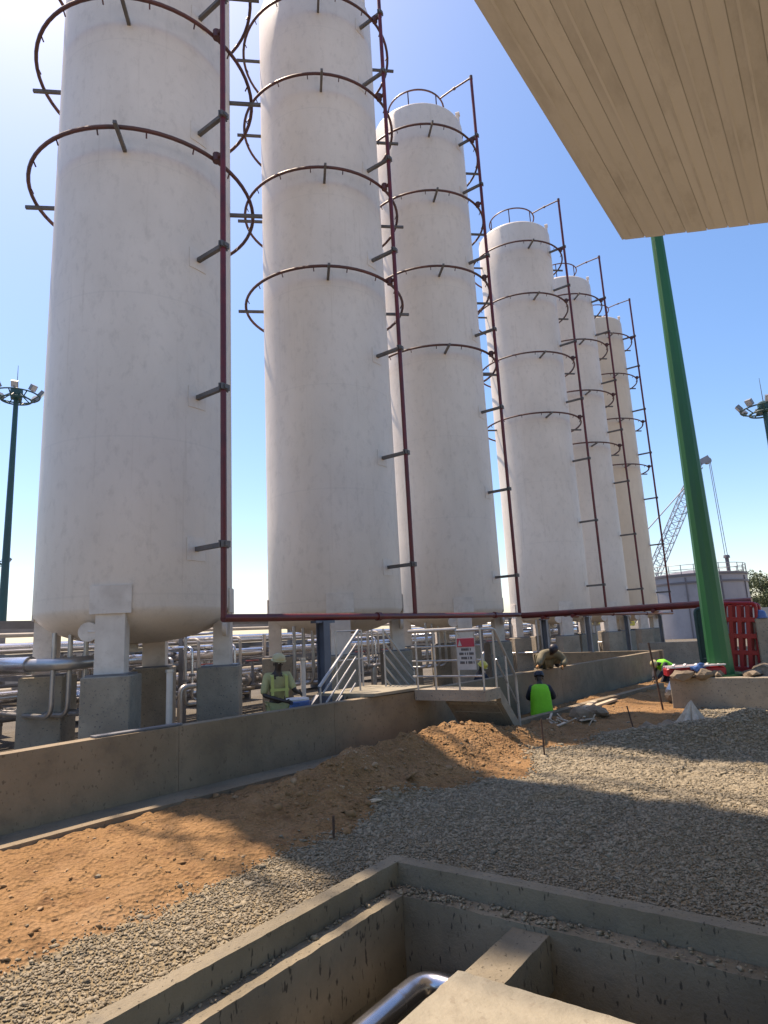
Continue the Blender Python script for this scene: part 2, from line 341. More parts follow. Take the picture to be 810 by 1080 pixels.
def terrain(u, v):
    u, v = np.asarray(u, float), np.asarray(v, float)
    x = T0.x + D.x*u + N.x*v; y = T0.y + D.y*u + N.y*v
    wv = np.interp(u, [p[0] for p in WALL], [p[1] for p in WALL])
    out = smooth((v - wv - 0.05)/0.3)
    dirtz = smooth((7.3 + 0.35*fbm(u, v, 0.8, 5, 3) - v)/0.5)
    near = smooth((u+60)/20)*smooth((60-u)/20)*smooth((40-v)/15)
    z = 0.05*fbm(u, v, 0.5, 21, 3) + 0.02*fbm(u, v, 2.2, 31, 3)
    z = z + dirtz*(0.035 + 0.05*fbm(u, v, 1.5, 41, 4) + 0.095*np.abs(fbm(u, v, 3.2, 51, 4)) + 0.045*np.abs(fbm(u, v, 8.5, 57, 3)))
    mound = 0.37*np.exp(-((u-1.55)/1.75)**2)*np.exp(-((v-6.25-0.08*(u-1.5))/0.66)**2)
    mound = mound*(1 + 0.45*fbm(u, v, 1.8, 61, 4) + 0.3*np.abs(fbm(u, v, 5.5, 66, 4))) + 0.30*np.exp(-((u+0.95)/1.6)**2)*np.exp(-((v-6.05)/0.6)**2)*(1+0.8*fbm(u, v, 2.1, 63, 4))
    z = z + mound + 0.10*np.exp(-((u-2.6)/1.0)**2-((v-6.9)/0.35)**2)*np.abs(fbm(u, v, 3.5, 77, 3))*2
    heap = 0.46*np.exp(-((x-5.75)/1.35)**2-((y-10.9)/0.75)**2) + 0.14*np.exp(-((x-3.9)/0.9)**2-((y-11.3)/0.6)**2)
    z = z + heap*(1+0.25*fbm(x, y, 2.0, 71, 4))
    sand = 0.16*np.exp(-((x-5.2)/1.6)**2-((y-13.8)/0.8)**2); z = z + sand*(1+0.6*fbm(x, y, 2.2, 81, 4))
    z = z + 0.012*fbm(u, v, 9.0, 91, 2)
    for q in (9.6, 11.1): z = z - 0.035*np.exp(-((v-q-0.15*np.sin(u*0.5))/0.16)**2)*smooth((u+2.4)/1.0)*smooth((9-u)/3)   # shallow wheel ruts
    z = z*near*out
    grav = smooth((v - 7.0 - 0.75*fbm(u, v, 0.9, 5, 5) - 0.45*smooth((u+1.6)/2.5)*smooth((4-u)/2.0))/0.5)
    far_dirt = smooth((y - 10.75 - 0.3*fbm(x, y, 1.0, 15, 3))/0.5)*smooth((18-x*0 - v)/1.0)*(x > 2.2)
    grav = grav*(1-far_dirt*smooth((9.3-v)/0.8))
    grav = np.maximum(grav, smooth((heap-0.06)/0.12))
    yard = 1-out
    return z, grav, yard
def build_ground():
    us = np.concatenate([[-3000, -800, -300, -120, -60, -30, -18, -12], np.arange(-9.0, -2.801, 0.05), [-2.80], np.arange(-2.76, 6.0, 0.045), np.arange(6.0, 14, 0.09), np.arange(14, 26, 0.4), [30, 40, 60, 100, 200, 500, 1200, 3000]])
    vs = np.concatenate([[-3000, -800, -300, -100, -50, -30, -20, -14, -8, -4, 0, 2, 3], np.arange(3.4, 8.30, 0.045), [8.30], np.arange(8.35, 11, 0.05), np.arange(11, 16, 0.12), [17, 18.2, 20, 24, 30, 40, 60, 100, 300, 900, 3000]])
    us = np.unique(np.round(us, 3)); vs = np.unique(np.round(vs, 3))
    U, V = np.meshgrid(us, vs, indexing='ij'); z, g, yd = terrain(U, V)
    X = T0.x + D.x*U + N.x*V; Y = T0.y + D.y*U + N.y*V
    nu, nv = len(us), len(vs)
    co_ = np.stack([X, Y, z], -1).reshape(-1, 3)
    ii, jj = np.meshgrid(np.arange(nu-1), np.arange(nv-1), indexing='ij')
    cu = (us[ii]+us[ii+1])/2; cv = (vs[jj]+vs[jj+1])/2
    keep = ~((cu < -2.80) & (cu > -9.0) & (cv > 8.30) & (cv < 15.8))
    a = (ii*nv+jj)[keep]; b = ((ii+1)*nv+jj)[keep]; c = ((ii+1)*nv+jj+1)[keep]; d = (ii*nv+jj+1)[keep]
    F = np.stack([a, d, c, b], -1)
    me = bpy.data.meshes.new('ground'); n = len(F)
    me.vertices.add(len(co_)); me.vertices.foreach_set('co', co_.ravel())
    me.loops.add(4*n); me.loops.foreach_set('vertex_index', F.ravel().astype(np.int32))
    me.polygons.add(n); me.polygons.foreach_set('loop_start', np.arange(0, 4*n, 4, dtype=np.int32)); me.polygons.foreach_set('use_smooth', np.ones(n, bool))
    for nm, arr in (('gravel', g), ('yard', yd)):
        at = me.attributes.new(nm, 'FLOAT', 'POINT'); at.data.foreach_set('value', arr.ravel().astype(np.float32))
    me.update(calc_edges=True); me.validate()
    if me.polygons[0].normal.z < 0: me.flip_normals()
    o = part('ground', me, M_GROUND); o['kind'] = 'structure'
build_ground()

def stones(name, pts, sizes, m, flat=0.62, seed=3, tumble=0.5):
    """many small angular stones joined in one mesh"""
    r = np.random.default_rng(seed)
    base = np.array([[-1, -.8, -.5], [1, -.9, -.6], [.9, 1, -.5], [-.9, .9, -.6], [-.6, -.7, .6], [.7, -.5, .5], [.55, .6, .7], [-.7, .5, .45]])
    fc = np.array([[3, 2, 1], [3, 1, 0], [4, 5, 6], [4, 6, 7], [0, 1, 5], [0, 5, 4], [1, 2, 6], [1, 6, 5], [2, 3, 7], [2, 7, 6], [3, 0, 4], [3, 4, 7]])
    k = len(pts); v = base[None]*(1+r.uniform(-.5, .5, (k, 8, 3)))
    v = v*np.stack([r.uniform(.7, 1.35, k), r.uniform(.6, 1.0, k), r.uniform(.35, .8, k)], -1)[:, None]*(sizes/2)[:, None, None]
    az = r.uniform(0, 2*np.pi, k); tl = r.normal(0, tumble, k); c, s_ = np.cos(tl), np.sin(tl)
    v = np.stack([v[..., 0], v[..., 1]*c[:, None]-v[..., 2]*s_[:, None], v[..., 1]*s_[:, None]+v[..., 2]*c[:, None]], -1)
    c, s_ = np.cos(az), np.sin(az)
    v = np.stack([v[..., 0]*c[:, None]-v[..., 1]*s_[:, None], v[..., 0]*s_[:, None]+v[..., 1]*c[:, None], v[..., 2]], -1) + pts[:, None]
    F = (fc[None]+8*np.arange(k)[:, None, None]).reshape(-1, 3); n = len(F)
    me = bpy.data.meshes.new(name); me.vertices.add(8*k); me.vertices.foreach_set('co', v.ravel())
    me.loops.add(3*n); me.loops.foreach_set('vertex_index', F.ravel().astype(np.int32))
    me.polygons.add(n); me.polygons.foreach_set('loop_start', np.arange(0, 3*n, 3, dtype=np.int32))
    me.update(calc_edges=True)
    return part(name, me, m)
def scatter(n, u0, u1, v0, v1, rad_pow=1.0):
    return rng.uniform(u0, u1, n), rng.uniform(v0, v1, n)
def xyz(u, v, dz=0.0):
    z, g, y = terrain(u, v)
    return np.stack([T0.x+D.x*u+N.x*v, T0.y+D.y*u+N.y*v, z+dz], -1), g
def inpit(u, v): return (u < -2.78) & (u > -9) & (v > 8.28)
u, v = scatter(400000, -8.5, 9, 6.3, 14.5); P, g = xyz(u, v, 0.006)
dist = np.hypot(P[:, 0], P[:, 1]); ang = np.degrees(np.arctan2(P[:, 0], P[:, 1]))
keepm = (g > rng.uniform(-0.004, 1.0, len(u))) & ~inpit(u, v) & (np.abs(ang) < 42) & (dist > 2.5) & (rng.random(len(u)) < np.clip(9.0/dist, 0.3, 1)**1.2)
P, dd_ = P[keepm], dist[keepm]
sz = rng.lognormal(-3.98, 0.45, len(P))*np.clip(dd_/7.5, 0.8, 1.35)
st = stones('gravel_stones', P, np.clip(sz, 0.014, 0.11), M_STONE); st['kind'] = 'stuff'; st['label'] = 'loose grey crushed gravel around the pit'
u, v = scatter(5200, -8, 12, 4.7, 9.5); ub, vb = scatter(2600, -2.2, 4.4, 5.2, 7.4); u = np.concatenate([u, ub]); v = np.concatenate([v, vb]); P, g = xyz(u, v, 0.004); k_ = (g < 0.6) & ~inpit(u, v) & (v > np.array([wall_v(a) for a in u])+0.55)
cl = stones('dirt_clods', P[k_], rng.lognormal(-4.1, 0.62, int(k_.sum())).clip(0.006, 0.14)*np.where((u[k_] > -2.2) & (u[k_] < 4.4), 1.25, 0.8), None, seed=9)
M_CLOD = mat('dirt_clod', (0.30, 0.185, 0.095), (0.21, 0.125, 0.062), 6, 0.95, c3=(0.5, 0.4, 0.28), c3amt=0.8, c3scale=2.0, spec=0.15)
cl.data.materials.append(M_CLOD); cl['kind'] = 'stuff'; cl['label'] = 'clods and pebbles on the orange dirt bank'

# ------------------------------------------------------------------ storage tanks
TU = [0.0, 6.28, 12.75, 22.36, 29.09, 35.73]
ORD = ['nearest', 'second', 'third', 'fourth', 'fifth', 'farthest']
LEGA = [R(-136.3), R(-46.3), R(43.7), R(133.7)]       # front, right, back, left (local angles)
LEGN = ['front', 'right-hand', 'rear', 'left-hand']
RT = 1.9; ZB, ZT = 2.74, 22.66
def make_tank():
    t = thing('storage_tank', 'x', 'storage tank', (0, 0, 0), ROW, 'white vertical storage tanks in a row')
    prof = []
    for i in range(9):
        a = math.pi/2*i/8; prof.append((max(0.02, RT*math.sin(a)**0.85), ZB - 0.66*math.cos(a)**1.25))
    for i in range(1, 8): prof.append((RT, ZB + (ZT-ZB)*i/8))
    for i in range(10):
        a = math.pi/2*i/9; prof.append((max(0.02, RT*math.cos(a)), ZT + 0.45*math.sin(a)))
    part('shell', MB().lathe(prof, 72), M_WHITE, t)
    for a in LEGA:
        m = MB().box((1.72, 0, 2.27), (0.34, 0.50, 1.38))
        rot = Matrix.Rotation(a, 3, 'Z'); m.v = [tuple(rot @ Vector(p)) for p in m.v]
        lg = part('leg', m, M_LEG, t)
        p = MB().patch(RT+0.002, a-0.185, a+0.185, 2.62, 3.12, 0.035); part('pad', p, M_LEG, lg)
        b = MB().box((1.68, 0, 1.566), (0.70, 0.70, 0.032)); b.v = [tuple(rot @ Vector(p)) for p in b.v]; part('base_plate', b, M_STEEL, lg)
        d = MB(); c = rot @ Vector((1.80, -0.38, 2.32)); d.tube([c - rot @ Vector((0.04, 0, 0)), c + rot @ Vector((0.04, 0, 0))], 0.17, 16)
        d.tube([c, c + rot @ Vector((-0.0, 0.16, 0))], 0.05, 8); part('trunnion_disc', d, M_LEG, lg)
    for z in (12.08, 15.2, 18.35, 21.25):
        rg_ = part('spray_ring', MB().tube(arc((0, 0, z), 2.43, 0, 2*math.pi*63/64, 63, (1, 0, 0), (0, 1, 0)), 0.042, 8, closed=True), M_RING, t)
        for a in LEGA:
            rot = Matrix.Rotation(a, 3, 'Z')
            part('bracket', MB().bar(rot @ Vector((1.88, 0, z-0.085)), rot @ Vector((2.66, 0, z-0.085)), 0.07, 0.07), M_BRACK, rg_)
        nz = MB()
        for k in range(16):
            a = 2*math.pi*(k+0.5)/16; c = Vector((2.40*math.cos(a), 2.40*math.sin(a), z))
            nz.tube([c, c + Vector((-0.05*math.cos(a), -0.05*math.sin(a), -0.11))], 0.016, 6)
        o = part('spray_nozzles', nz, M_RING, rg_); o['kind'] = 'stuff'
        part('coupling', MB().tube([(0, -2.50, z-0.09), (0, -2.50, z+0.09)], 0.085, 10).tube([(0, -2.43, z), (0, -2.70, z)], 0.05, 8), M_RING, rg_)
    top = [(0, -2.7, 2.45), (0, -2.7, 24.1)]
    ri = part('riser_pipe', MB().tube(top, 0.058, 12), M_RED, t)
    part('top_arm', MB().tube([(0, -2.68, 24.08), (0, -1.75, 24.06), (0, -1.18, 24.0)], 0.036, 8).tube([(0, -1.95, 24.06), (0, -1.87, 24.06)], 0.06, 8).tube([(0, -2.7, 24.0), (0, -2.7, 24.16)], 0.07, 8), M_RING, t)
    for z in (3.8, 6.87, 9.93, 13.0, 16.05, 19.15, 21.35):
        part('standoff', MB().bar((0, -1.88, z), (0, -2.80, z), 0.085, 0.085).box((0, -2.70, z), (0.22, 0.03, 0.14)).box((0, -2.76, z), (0.2, 0.03, 0.12)), M_BRACK, ri)
        part('pad', MB().patch(RT+0.002, R(-90)-0.11, R(-90)+0.11, z-0.22, z+0.22, 0.010), M_WHITE, ri)
    tr = MB().tube(arc((0, 0, 24.02), 1.2, 0, 2*math.pi*47/48, 47, (1, 0, 0), (0, 1, 0)), 0.035, 8, closed=True)
    tr_o = part('top_rail', tr, M_RING, t)
    for k in range(6):
        a = math.pi*2*k/6 + 0.3; c = Vector((1.2*math.cos(a), 1.2*math.sin(a), 0)); part('post', MB().tube([c+Vector((0, 0, 22.95)), c+Vector((0, 0, 24.02))], 0.028, 6), M_RING, tr_o)
    for a in (R(-75), R(105)):
        rot = Matrix.Rotation(a, 3, 'Z'); m = MB().box((1.80, 0, 22.95), (0.10, 0.16, 0.72)).tube([(1.72, 0, 23.25), (1.88, 0, 23.25)], 0.10, 10)
        m.v = [tuple(rot @ Vector(p)) for p in m.v]; part('lifting_lug', m, M_LEG, t)
    nz = MB().tube([(-0.15, 0, 2.2), (-0.15, 0, 1.92)], 0.16, 14).tube([(-0.15, 0, 2.0), (-0.15, 0, 1.93)], 0.24, 14); part('bottom_nozzle', nz, M_LEG, t)
    for k in range(4):
        x = -1.62+0.25*k; y = 0.10-0.1*k
        pts = bend([(x, y, 2.35), (x, y, 0.85), (x, y+3.1, 0.85)], 0.24); part('process_pipe', MB().tube(pts, 0.045, 10), M_PIPE, t)
    return t
tank0 = make_tank(); TANKS = []
TL = ['nearest and widest white storage tank, its top cut off by the frame',
      'second white storage tank from the left, dome just touching the top of the picture',
      'third white storage tank from the left, rising behind the crossover stair',
      'fourth white storage tank from the left, standing after the wide gap behind the third',
      'fifth white storage tank from the left, mostly hidden behind the fourth',
      'farthest white storage tank, warmest in tone, at the right end of the row']
for i, uu in enumerate(TU):
    t = tank0 if i == 0 else copy_tree(tank0)
    t.location = W(uu, 0, 0); t['label'] = TL[i]; TANKS.append(t)
    if i == 5:
        sh = [c for c in t.children if c.name.startswith('shell')][0]; sh.data = sh.data.copy(); sh.data.materials[0] = M_WARM
pier_me = MB().box((0, 0, 0.765), (0.82, 0.82, 1.57), bev=0.02).mesh('concrete_pier')
for i, uu in enumerate(TU):
    for k, a in enumerate(LEGA):
        c = W(uu, 0) + (Matrix.Rotation(ROW, 3, 'Z') @ Vector((1.66*math.cos(a), 1.66*math.sin(a), 0)))
        if i >= 3 and k == 2: pass
        o = part('concrete_pier', pier_me, M_CONC, None, loc=(c.x, c.y, 0.0), rz=ROW+a)
        tag(o, f'square concrete pier under the {LEGN[k]} leg of the {ORD[i]} white tank', 'pier', 'concrete piers under the tank legs')

# ------------------------------------------------------------------ red fire-water pipes along the row
rp = rowthing('red_main_pipe', 'long red pipe running level along the row joining the tank risers', 'pipe')
rp_z = 2.45
part('pipe', MB().tube([L(-0.02, 2.7, rp_z), L(35.75, 2.7, rp_z)], 0.075, 12), M_RED, rp)
for uu in np.arange(4.6, 35, 6.2): part('coupling', MB().tube([L(uu, 2.7, rp_z), L(uu+0.14, 2.7, rp_z)], 0.1, 12), M_RED, rp)
E_ = RF(9.75, 17.2)
bp_ = rowthing('red_branch_pipe', 'red pipe rising from the third tank across to the green mast', 'pipe')
part('pipe', MB().tube([L(12.6, 2.86, 2.41), L(E_[0], E_[1], 2.40)], 0.10, 12), M_RED, bp_)
for f in (0.12, 0.27, 0.63):
    q = L(12.6, 2.86, 2.28).lerp(L(E_[0], E_[1], 2.27), f)
    part('clamp', MB().tube([q+Vector((-0.25, 0, 0.02)), q+Vector((0.25, 0, 0.02))], 0.06, 8), M_RED, bp_)
def pipe_post(u, v, h, label, m=M_BLUEST, w=0.17, zb=0.0):
    t = rowthing('pipe_support', label, 'pipe support', u, v, 0, 'steel posts holding the red pipe')
    part('post', MB().box((0, 0, h/2), (w*0.25, w, h)).box((0, w/2, h/2), (w, 0.02, h)).box((0, -w/2, h/2), (w, 0.02, h)), m, t)
    part('saddle', MB().box((0, 0, h-0.012), (0.6, 0.16, 0.05)), m, t)
    part('base_plate', MB().box((0, 0, 0.015), (0.36, 0.36, 0.03)), m, t)
pipe_post(2.67, 2.7, 2.36, 'blue-grey steel post holding the red pipe left of the crossover stair', w=0.2)
pipe_post(14.1, 3.0, 2.28, 'dark steel post with T top under the bend of the red pipe', M_STEEL)
pipe_post(19.6, 2.7, 2.36, 'dark steel post holding the red pipe in front of the fourth tank', M_STEEL)
pipe_post(25.4, 2.7, 2.36, 'dark steel post holding the red pipe between the fourth and fifth tanks', M_STEEL)
pipe_post(32.4, 2.7, 2.36, 'dark steel post holding the red pipe between the fifth and farthest tanks', M_STEEL)

# ------------------------------------------------------------------ bund wall, footing, kerb
def strip(pts, off0, off1, z0, z1, jitter=0.0):
    """solid strip following a polyline in row coordinates, between two v offsets"""
    P_ = []
    for (a, b) in zip(pts[:-1], pts[1:]):
        k = max(1, int(abs(b[0]-a[0])/0.6))
        for i in range(k): t = i/k; P_.append((a[0]+(b[0]-a[0])*t, a[1]+(b[1]-a[1])*t))
    P_.append(pts[-1]); mb = MB(); vs = []; fs = []; n = len(P_); rr = random.Random(4)
    for (uu, vv) in P_:
        j = rr.uniform(-jitter, jitter)
        for o, z in ((off0, z0), (off1, z0), (off1, z1+j), (off0, z1+j)): vs.append(L(uu, vv+o, z))
    for i in range(n-1):
        for j in range(4): jj = (j+1) % 4; fs.append((i*4+j, i*4+jj, (i+1)*4+jj, (i+1)*4+j))
    fs += [(3, 2, 1, 0), ((n-1)*4, (n-1)*4+1, (n-1)*4+2, (n-1)*4+3)]
    return mb.add(vs, fs)
bw = rowthing('bund_wall', 'low concrete bund wall in front of the tank row', 'wall')
PW = [WALL[0], WALL[1]]
def seg(u0, u1):
    us_ = [u0] + [p[0] for p in WALL if u0 < p[0] < u1] + [u1]
    return [(a, wall_v(a)) for a in us_]
joints = [-11, -7.6, -4.9, -2.05, 0.75, 3.3, 6.2, 9.1, 12, 15, 17.6]
for a, b in zip(joints[:-1], joints[1:]):
    part('wall_panel', strip(seg(a+0.003, b-0.003), -0.22, 0.0, 0.0, 0.93, 0.006), M_WALL, bw)
part('wall_panel', MB().box(L(17.72, 4.0, 0.47), (0.22, 4.0, 0.94)), M_WALL, bw)
part('footing', strip(seg(-11, 2.9), 0.003, 0.52, 0.0, 0.095, 0.006), M_WALL, bw)
kb = single('concrete_kerb', strip([(4.3, 5.95), (8.0, 6.35), (13.2, 6.85)], -0.08, 0.10, 0.0, 0.16, 0.008), M_WALL, 'long thin concrete kerb lying in front of the seated worker', 'kerb', W(0, 0), ROW)
fwz = rowthing('low_wall', 'grey concrete wall beyond the bund wall corner, left of the green mast', 'wall', 0, 0)
part('wall_panel', MB().box(L(21.5, 5.4, 0.55), (0.25, 2.4, 1.1)), M_CONC, fwz)
part('wall_panel', MB().box(L(21.5, 7.7, 0.42), (0.25, 2.2, 0.84)), M_CONC, fwz)

# ------------------------------------------------------------------ crossover stair
cs = rowthing('crossover_stair', 'concrete and steel crossover stair climbing over the bund wall with tubular railings', 'stair')
ZL = 0.965
part('landing', MB().prism([tuple(L(1.55, 3.5)[:2]), tuple(L(1.55, 4.83)[:2]), tuple(L(3.2, 5.03)[:2]), tuple(L(3.2, 3.5)[:2])], ZL-0.02, ZL+0.03), M_SLAB, cs)
part('landing', MB().prism([tuple(L(2.62, 4.99)[:2]), tuple(L(2.62, 6.48)[:2]), tuple(L(3.2, 6.48)[:2]), tuple(L(3.2, 5.06)[:2])], ZL-0.19, ZL), M_CONC, cs)
def flight(u0, u1, v0, v1, z0, z1, n, m):
    for i in range(n):
        f = (i+0.5)/n; uu = u0+(u1-u0)*f; zz = z0+(z1-z0)*(i+1)/(n+1)
        part('tread', MB().box(L(uu, (v0+v1)/2, zz-0.02), (abs(u1-u0)/n+0.05, v1-v0-0.1, 0.045)), m, cs)
    for vv in (v0, v1):
        th = 0.10
        mb = MB(); a, b = L(u0, vv, z0), L(u1, vv, z1); w = 0.05
        vs = []
        for p in (a, b):
            for dz in (-0.16, 0.10):
                for dy in (-w, w): vs.append(p + Vector((0, dy, dz)))
        mb.add(vs, [(0, 1, 3, 2), (4, 6, 7, 5), (0, 4, 5, 1), (2, 3, 7, 6), (0, 2, 6, 4), (1, 5, 7, 3)]); part('stringer', mb, m, cs)
flight(3.2, 3.98, 5.35, 6.43, ZL-0.12, 0.06, 4, M_CONC)
part('waist_slab', MB().bar(L(3.2, 5.89, ZL-0.24), L(4.02, 5.89, -0.06), 0.98, 0.09), M_CONC, cs)
flight(1.55, 0.45, 3.5, 4.1, ZL-0.1, 0.06, 4, M_STEEL)
flight(3.2, 4.3, 3.5, 4.1, ZL-0.1, 0.06, 4, M_STEEL)
RR = 0.019
def post(u, v, z0, z1): part('post', MB().tube([L(u, v, z0), L(u, v, z1)], RR, 8), M_GALV, cs)
def rail(pts, r=RR*0.8): part('rail', MB().tube(bend([L(*p) for p in pts], 0.08), r, 8), M_GALV, cs)
for vv in (5.05, 5.45, 5.95, 6.44): post(2.66, vv, ZL, ZL+1.08)
rail([(2.66, 4.9, ZL+1.08), (2.66, 5.95, ZL+1.08)], 0.034)
rail([(2.66, 5.93, ZL+1.05), (2.66, 6.44, ZL+1.05), (3.2, 6.44, ZL+1.05), (3.98, 6.44, 1.08), (3.98, 6.44, 0.06)], 0.028)
for dz in (0.78, 0.52, 0.24): rail([(2.66, 4.95, ZL+dz), (2.66, 6.44, ZL+dz)], 0.016)
post(3.15, 6.44, ZL, ZL+1.05)
post(3.6, 6.44, 0.45, 1.5)
rail([(3.2, 6.44, ZL+0.5), (3.95, 6.44, 0.6)], 0.016)
# inner flights: sloped railings
for vv in (4.12,):
    post(2.08, vv, ZL, 2.13); post(2.9, vv, ZL, 2.13); post(0.95, vv, 0.25, 1.18)
    rail([(2.08, vv, 2.12), (0.92, vv, 1.16)], 0.03)
    for k in range(4): rail([(2.0-0.02*k, vv, 1.86-0.24*k), (1.02, vv, 1.05-0.24*k)], 0.017)
    for k in range(5): rail([(2.9, vv, 2.10-0.24*k), (3.95, vv, 1.22-0.24*k)], 0.02)
    post(3.95, vv, 0.2, 1.25)
post(2.08, 3.55, ZL, 2.13); post(2.9, 3.55, ZL, 2.13)
rail([(2.08, 3.55, 2.12), (2.9, 3.55, 2.12)]); rail([(2.08, 3.55, 1.55), (2.9, 3.55, 1.55)])
sg = rowthing('warning_sign', 'rectangular white warning sign with a red header on the stair railing', 'sign', 2.615, 6.16, 0)
part('board', MB().box((0, 0, 1.60), (0.012, 0.36, 0.56)), M_SIGNW, sg)
part('header', MB().box((-0.009, 0, 1.795), (0.012, 0.35, 0.15)), M_SIGNR, sg)
part('symbol', MB().add([(-0.018, 0.155, 1.74), (-0.018, 0.075, 1.74), (-0.018, 0.115, 1.85), (-0.014, 0.155, 1.74), (-0.014, 0.075, 1.74), (-0.014, 0.115, 1.85)], [(0, 1, 2), (5, 4, 3), (0, 3, 4, 1), (1, 4, 5, 2), (2, 5, 3, 0)]), M_SIGNW, sg)
lt = MB(); rr_ = random.Random(5)
for row, (w_, z) in enumerate(((0.20, 1.675), (0.29, 1.60), (0.22, 1.525), (0.28, 1.445))):
    y = w_/2
    while y > -w_/2:
        k = rr_.uniform(0.018, 0.03); lt.box((-0.0085, y-k/2, z), (0.004, k*0.8, 0.044)); y -= k
        if rr_.random() < 0.17: y -= 0.02
o = part('lettering', lt, M_INK, sg); o['kind'] = 'stuff'

# ------------------------------------------------------------------ valve pit in the foreground
vp = rowthing('valve_pit', 'open concrete valve pit in the foreground with stepped rim and cross beam', 'pit')
def pbox(name, u0, u1, v0, v1, z0, z1, m=M_PIT, bev=0.0):
    return part(name, MB().box(L((u0+u1)/2, (v0+v1)/2, (z0+z1)/2), (abs(u1-u0), abs(v1-v0), z1-z0), bev=bev), m, vp)
def rough_box(name, u0, u1, v0, v1, z0, z1, m, amp=0.003, step=0.06, seed=1):
    """a cast-concrete block with slightly uneven arrises"""
    bm = bmesh.new(); bmesh.ops.create_cube(bm, size=1.0)
    for v_ in bm.verts: v_.co = L(u0+(u1-u0)*(v_.co.x+.5), v0+(v1-v0)*(.5-v_.co.y), z0+(z1-z0)*(v_.co.z+.5))
    bm.normal_update()
    for ax, ln in ((0, abs(u1-u0)), (1, abs(v1-v0))):
        es = [e for e in bm.edges if abs((e.verts[0].co-e.verts[1].co)[ax]) > 1e-4 and abs((e.verts[0].co-e.verts[1].co)[ax]) > ln*0.9]
        cuts = max(0, int(ln/step))
        if cuts: bmesh.ops.subdivide_edges(bm, edges=es, cuts=min(cuts, 110), use_grid_fill=True)
    rr = random.Random(seed)
    for v_ in bm.verts:
        if v_.co.z > z1-1e-3:
            v_.co.z += rr.uniform(-amp, amp*0.6); v_.co.x += rr.uniform(-amp, amp)*0.7; v_.co.y += rr.uniform(-amp, amp)*0.7
    me = bpy.data.meshes.new(name); bm.to_mesh(me); bm.free()
    if me.polygons[0].normal.length < 0: me.flip_normals()
    return part(name, me, m, vp)
rough_box('rim', -9.0, -2.80, 8.30, 8.435, -0.6, 0.12, M_PIT, 0.003, seed=1)
rough_box('rim', -2.935, -2.80, 8.438, 15.8, -0.6, 0.118, M_PIT, 0.0025, seed=2)
rough_box('ledge', -9.0, -2.938, 8.438, 8.60, -0.6, -0.05, M_PIT, 0.005, seed=3)
rough_box('ledge', -3.11, -2.938, 8.603, 15.8, -0.6, -0.052, M_PIT, 0.005, seed=4)
pbox('pit_wall', -9.0, -2.85, 8.35, 8.597, -1.7, -0.603); pbox('pit_wall', -3.107, -2.85, 8.60, 15.8, -1.7, -0.603)
pbox('floor', -9.2, -2.8, 8.3, 15.8, -1.8, -1.7)
rough_box('beam', -4.2, -3.113, 9.56, 9.83, -0.42, -0.085, M_PIT, 0.003, seed=6)
pbox('pit_wall', -4.3, -4.1, 9.0, 9.55, -1.697, -0.5)
rough_box('cover_slab', -9.0, -4.03, 9.64, 15.8, -0.115, 0.03, M_SLAB, 0.004, 0.05, seed=7)
cp_ = rowthing('silver_pipe', 'silver clad pipe with an elbow inside the foreground pit', 'pipe')
part('pipe', MB().tube(bend([L(-8.5, 8.91, -0.50), L(-3.30, 8.90, -0.50), L(-3.33, 9.55, -0.50)], 0.2, 6), 0.078, 18), M_CLAD, cp_)
for uu in (-5.2, -4.3, -3.65): part('band', MB().tube([L(uu, 8.90, -0.50), L(uu+0.03, 8.90, -0.50)], 0.082, 18), M_CLAD, cp_)
# rubble on the ledges
u, v = rng.uniform(-3.10, -2.945, 900), rng.uniform(8.5, 12.2, 900); w_ = np.exp(-((v-8.8)/0.35)**2)+0.8*np.exp(-((v-9.75)/0.22)**2)+0.15
k_ = rng.random(900) < w_; u, v = u[k_], v[k_]
u2, v2 = rng.uniform(-6, -2.95, 110), rng.uniform(8.445, 8.50, 110); u = np.concatenate([u, u2]); v = np.concatenate([v, v2])
Pz = np.stack([T0.x+D.x*u+N.x*v, T0.y+D.y*u+N.y*v, -0.04+0*u], -1)
o = stones('ledge_gravel', Pz, rng.lognormal(-3.95, 0.42, len(u)), M_STONE, seed=5); o['kind'] = 'stuff'; o['label'] = 'gravel spilled on the pit ledges'

# ------------------------------------------------------------------ canopy
CU, CV, CZ = 0.53, 10.18, 7.0
cn = rowthing('loading_canopy', 'beige ribbed canopy roof seen from below at the upper right', 'canopy', 0, 0, 0)
SK = 0.553
part('roof_sheet', MB().prism([(-16, -CV-0.01), (-16, -(CV+14)), (CU+SK*14-0.02, -(CV+14)), (CU-0.02, -CV-0.01)], CZ+0.0135, CZ+0.11), M_CANGAP, cn)
w_ = 0.229; k = 0; vv = CV
pan = {}
while vv < CV+14:
    big = 0.221
    x0, x1 = -16, CU + (0.012 if k % 2 else -0.004)
    e0, e1 = x1 + SK*(vv-CV), x1 + SK*(vv+big-CV); zz = CZ+0.002*(k % 2)+0.0015*(k % 3)
    part('ceiling_panel', MB().prism([(x0, -vv), (x0, -(vv+big)), (e1, -(vv+big)), (e0, -vv)], zz, zz+0.045), M_CAN, cn)
    pan_ = bpy.context.scene.collection.objects['ceiling_panel' if k == 0 else 'ceiling_panel.%03d' % k]
    part('rib', MB().box(L((x0+e0)/2-0.01, vv+0.085, zz-0.0025), (e0-x0-0.03, 0.022, 0.006)), M_CAN, pan_)
    vv += w_; k += 1
part('fascia', MB().box(L((CU-16)/2, CV-0.02, CZ+0.09), (16+CU, 0.03, 0.15)), M_CAN, cn)
for uu in (-1.4, -7, -13): part('roof_beam', MB().box(L(uu, CV+7, CZ+0.23), (0.18, 13.4, 0.24)), M_STEEL, cn)
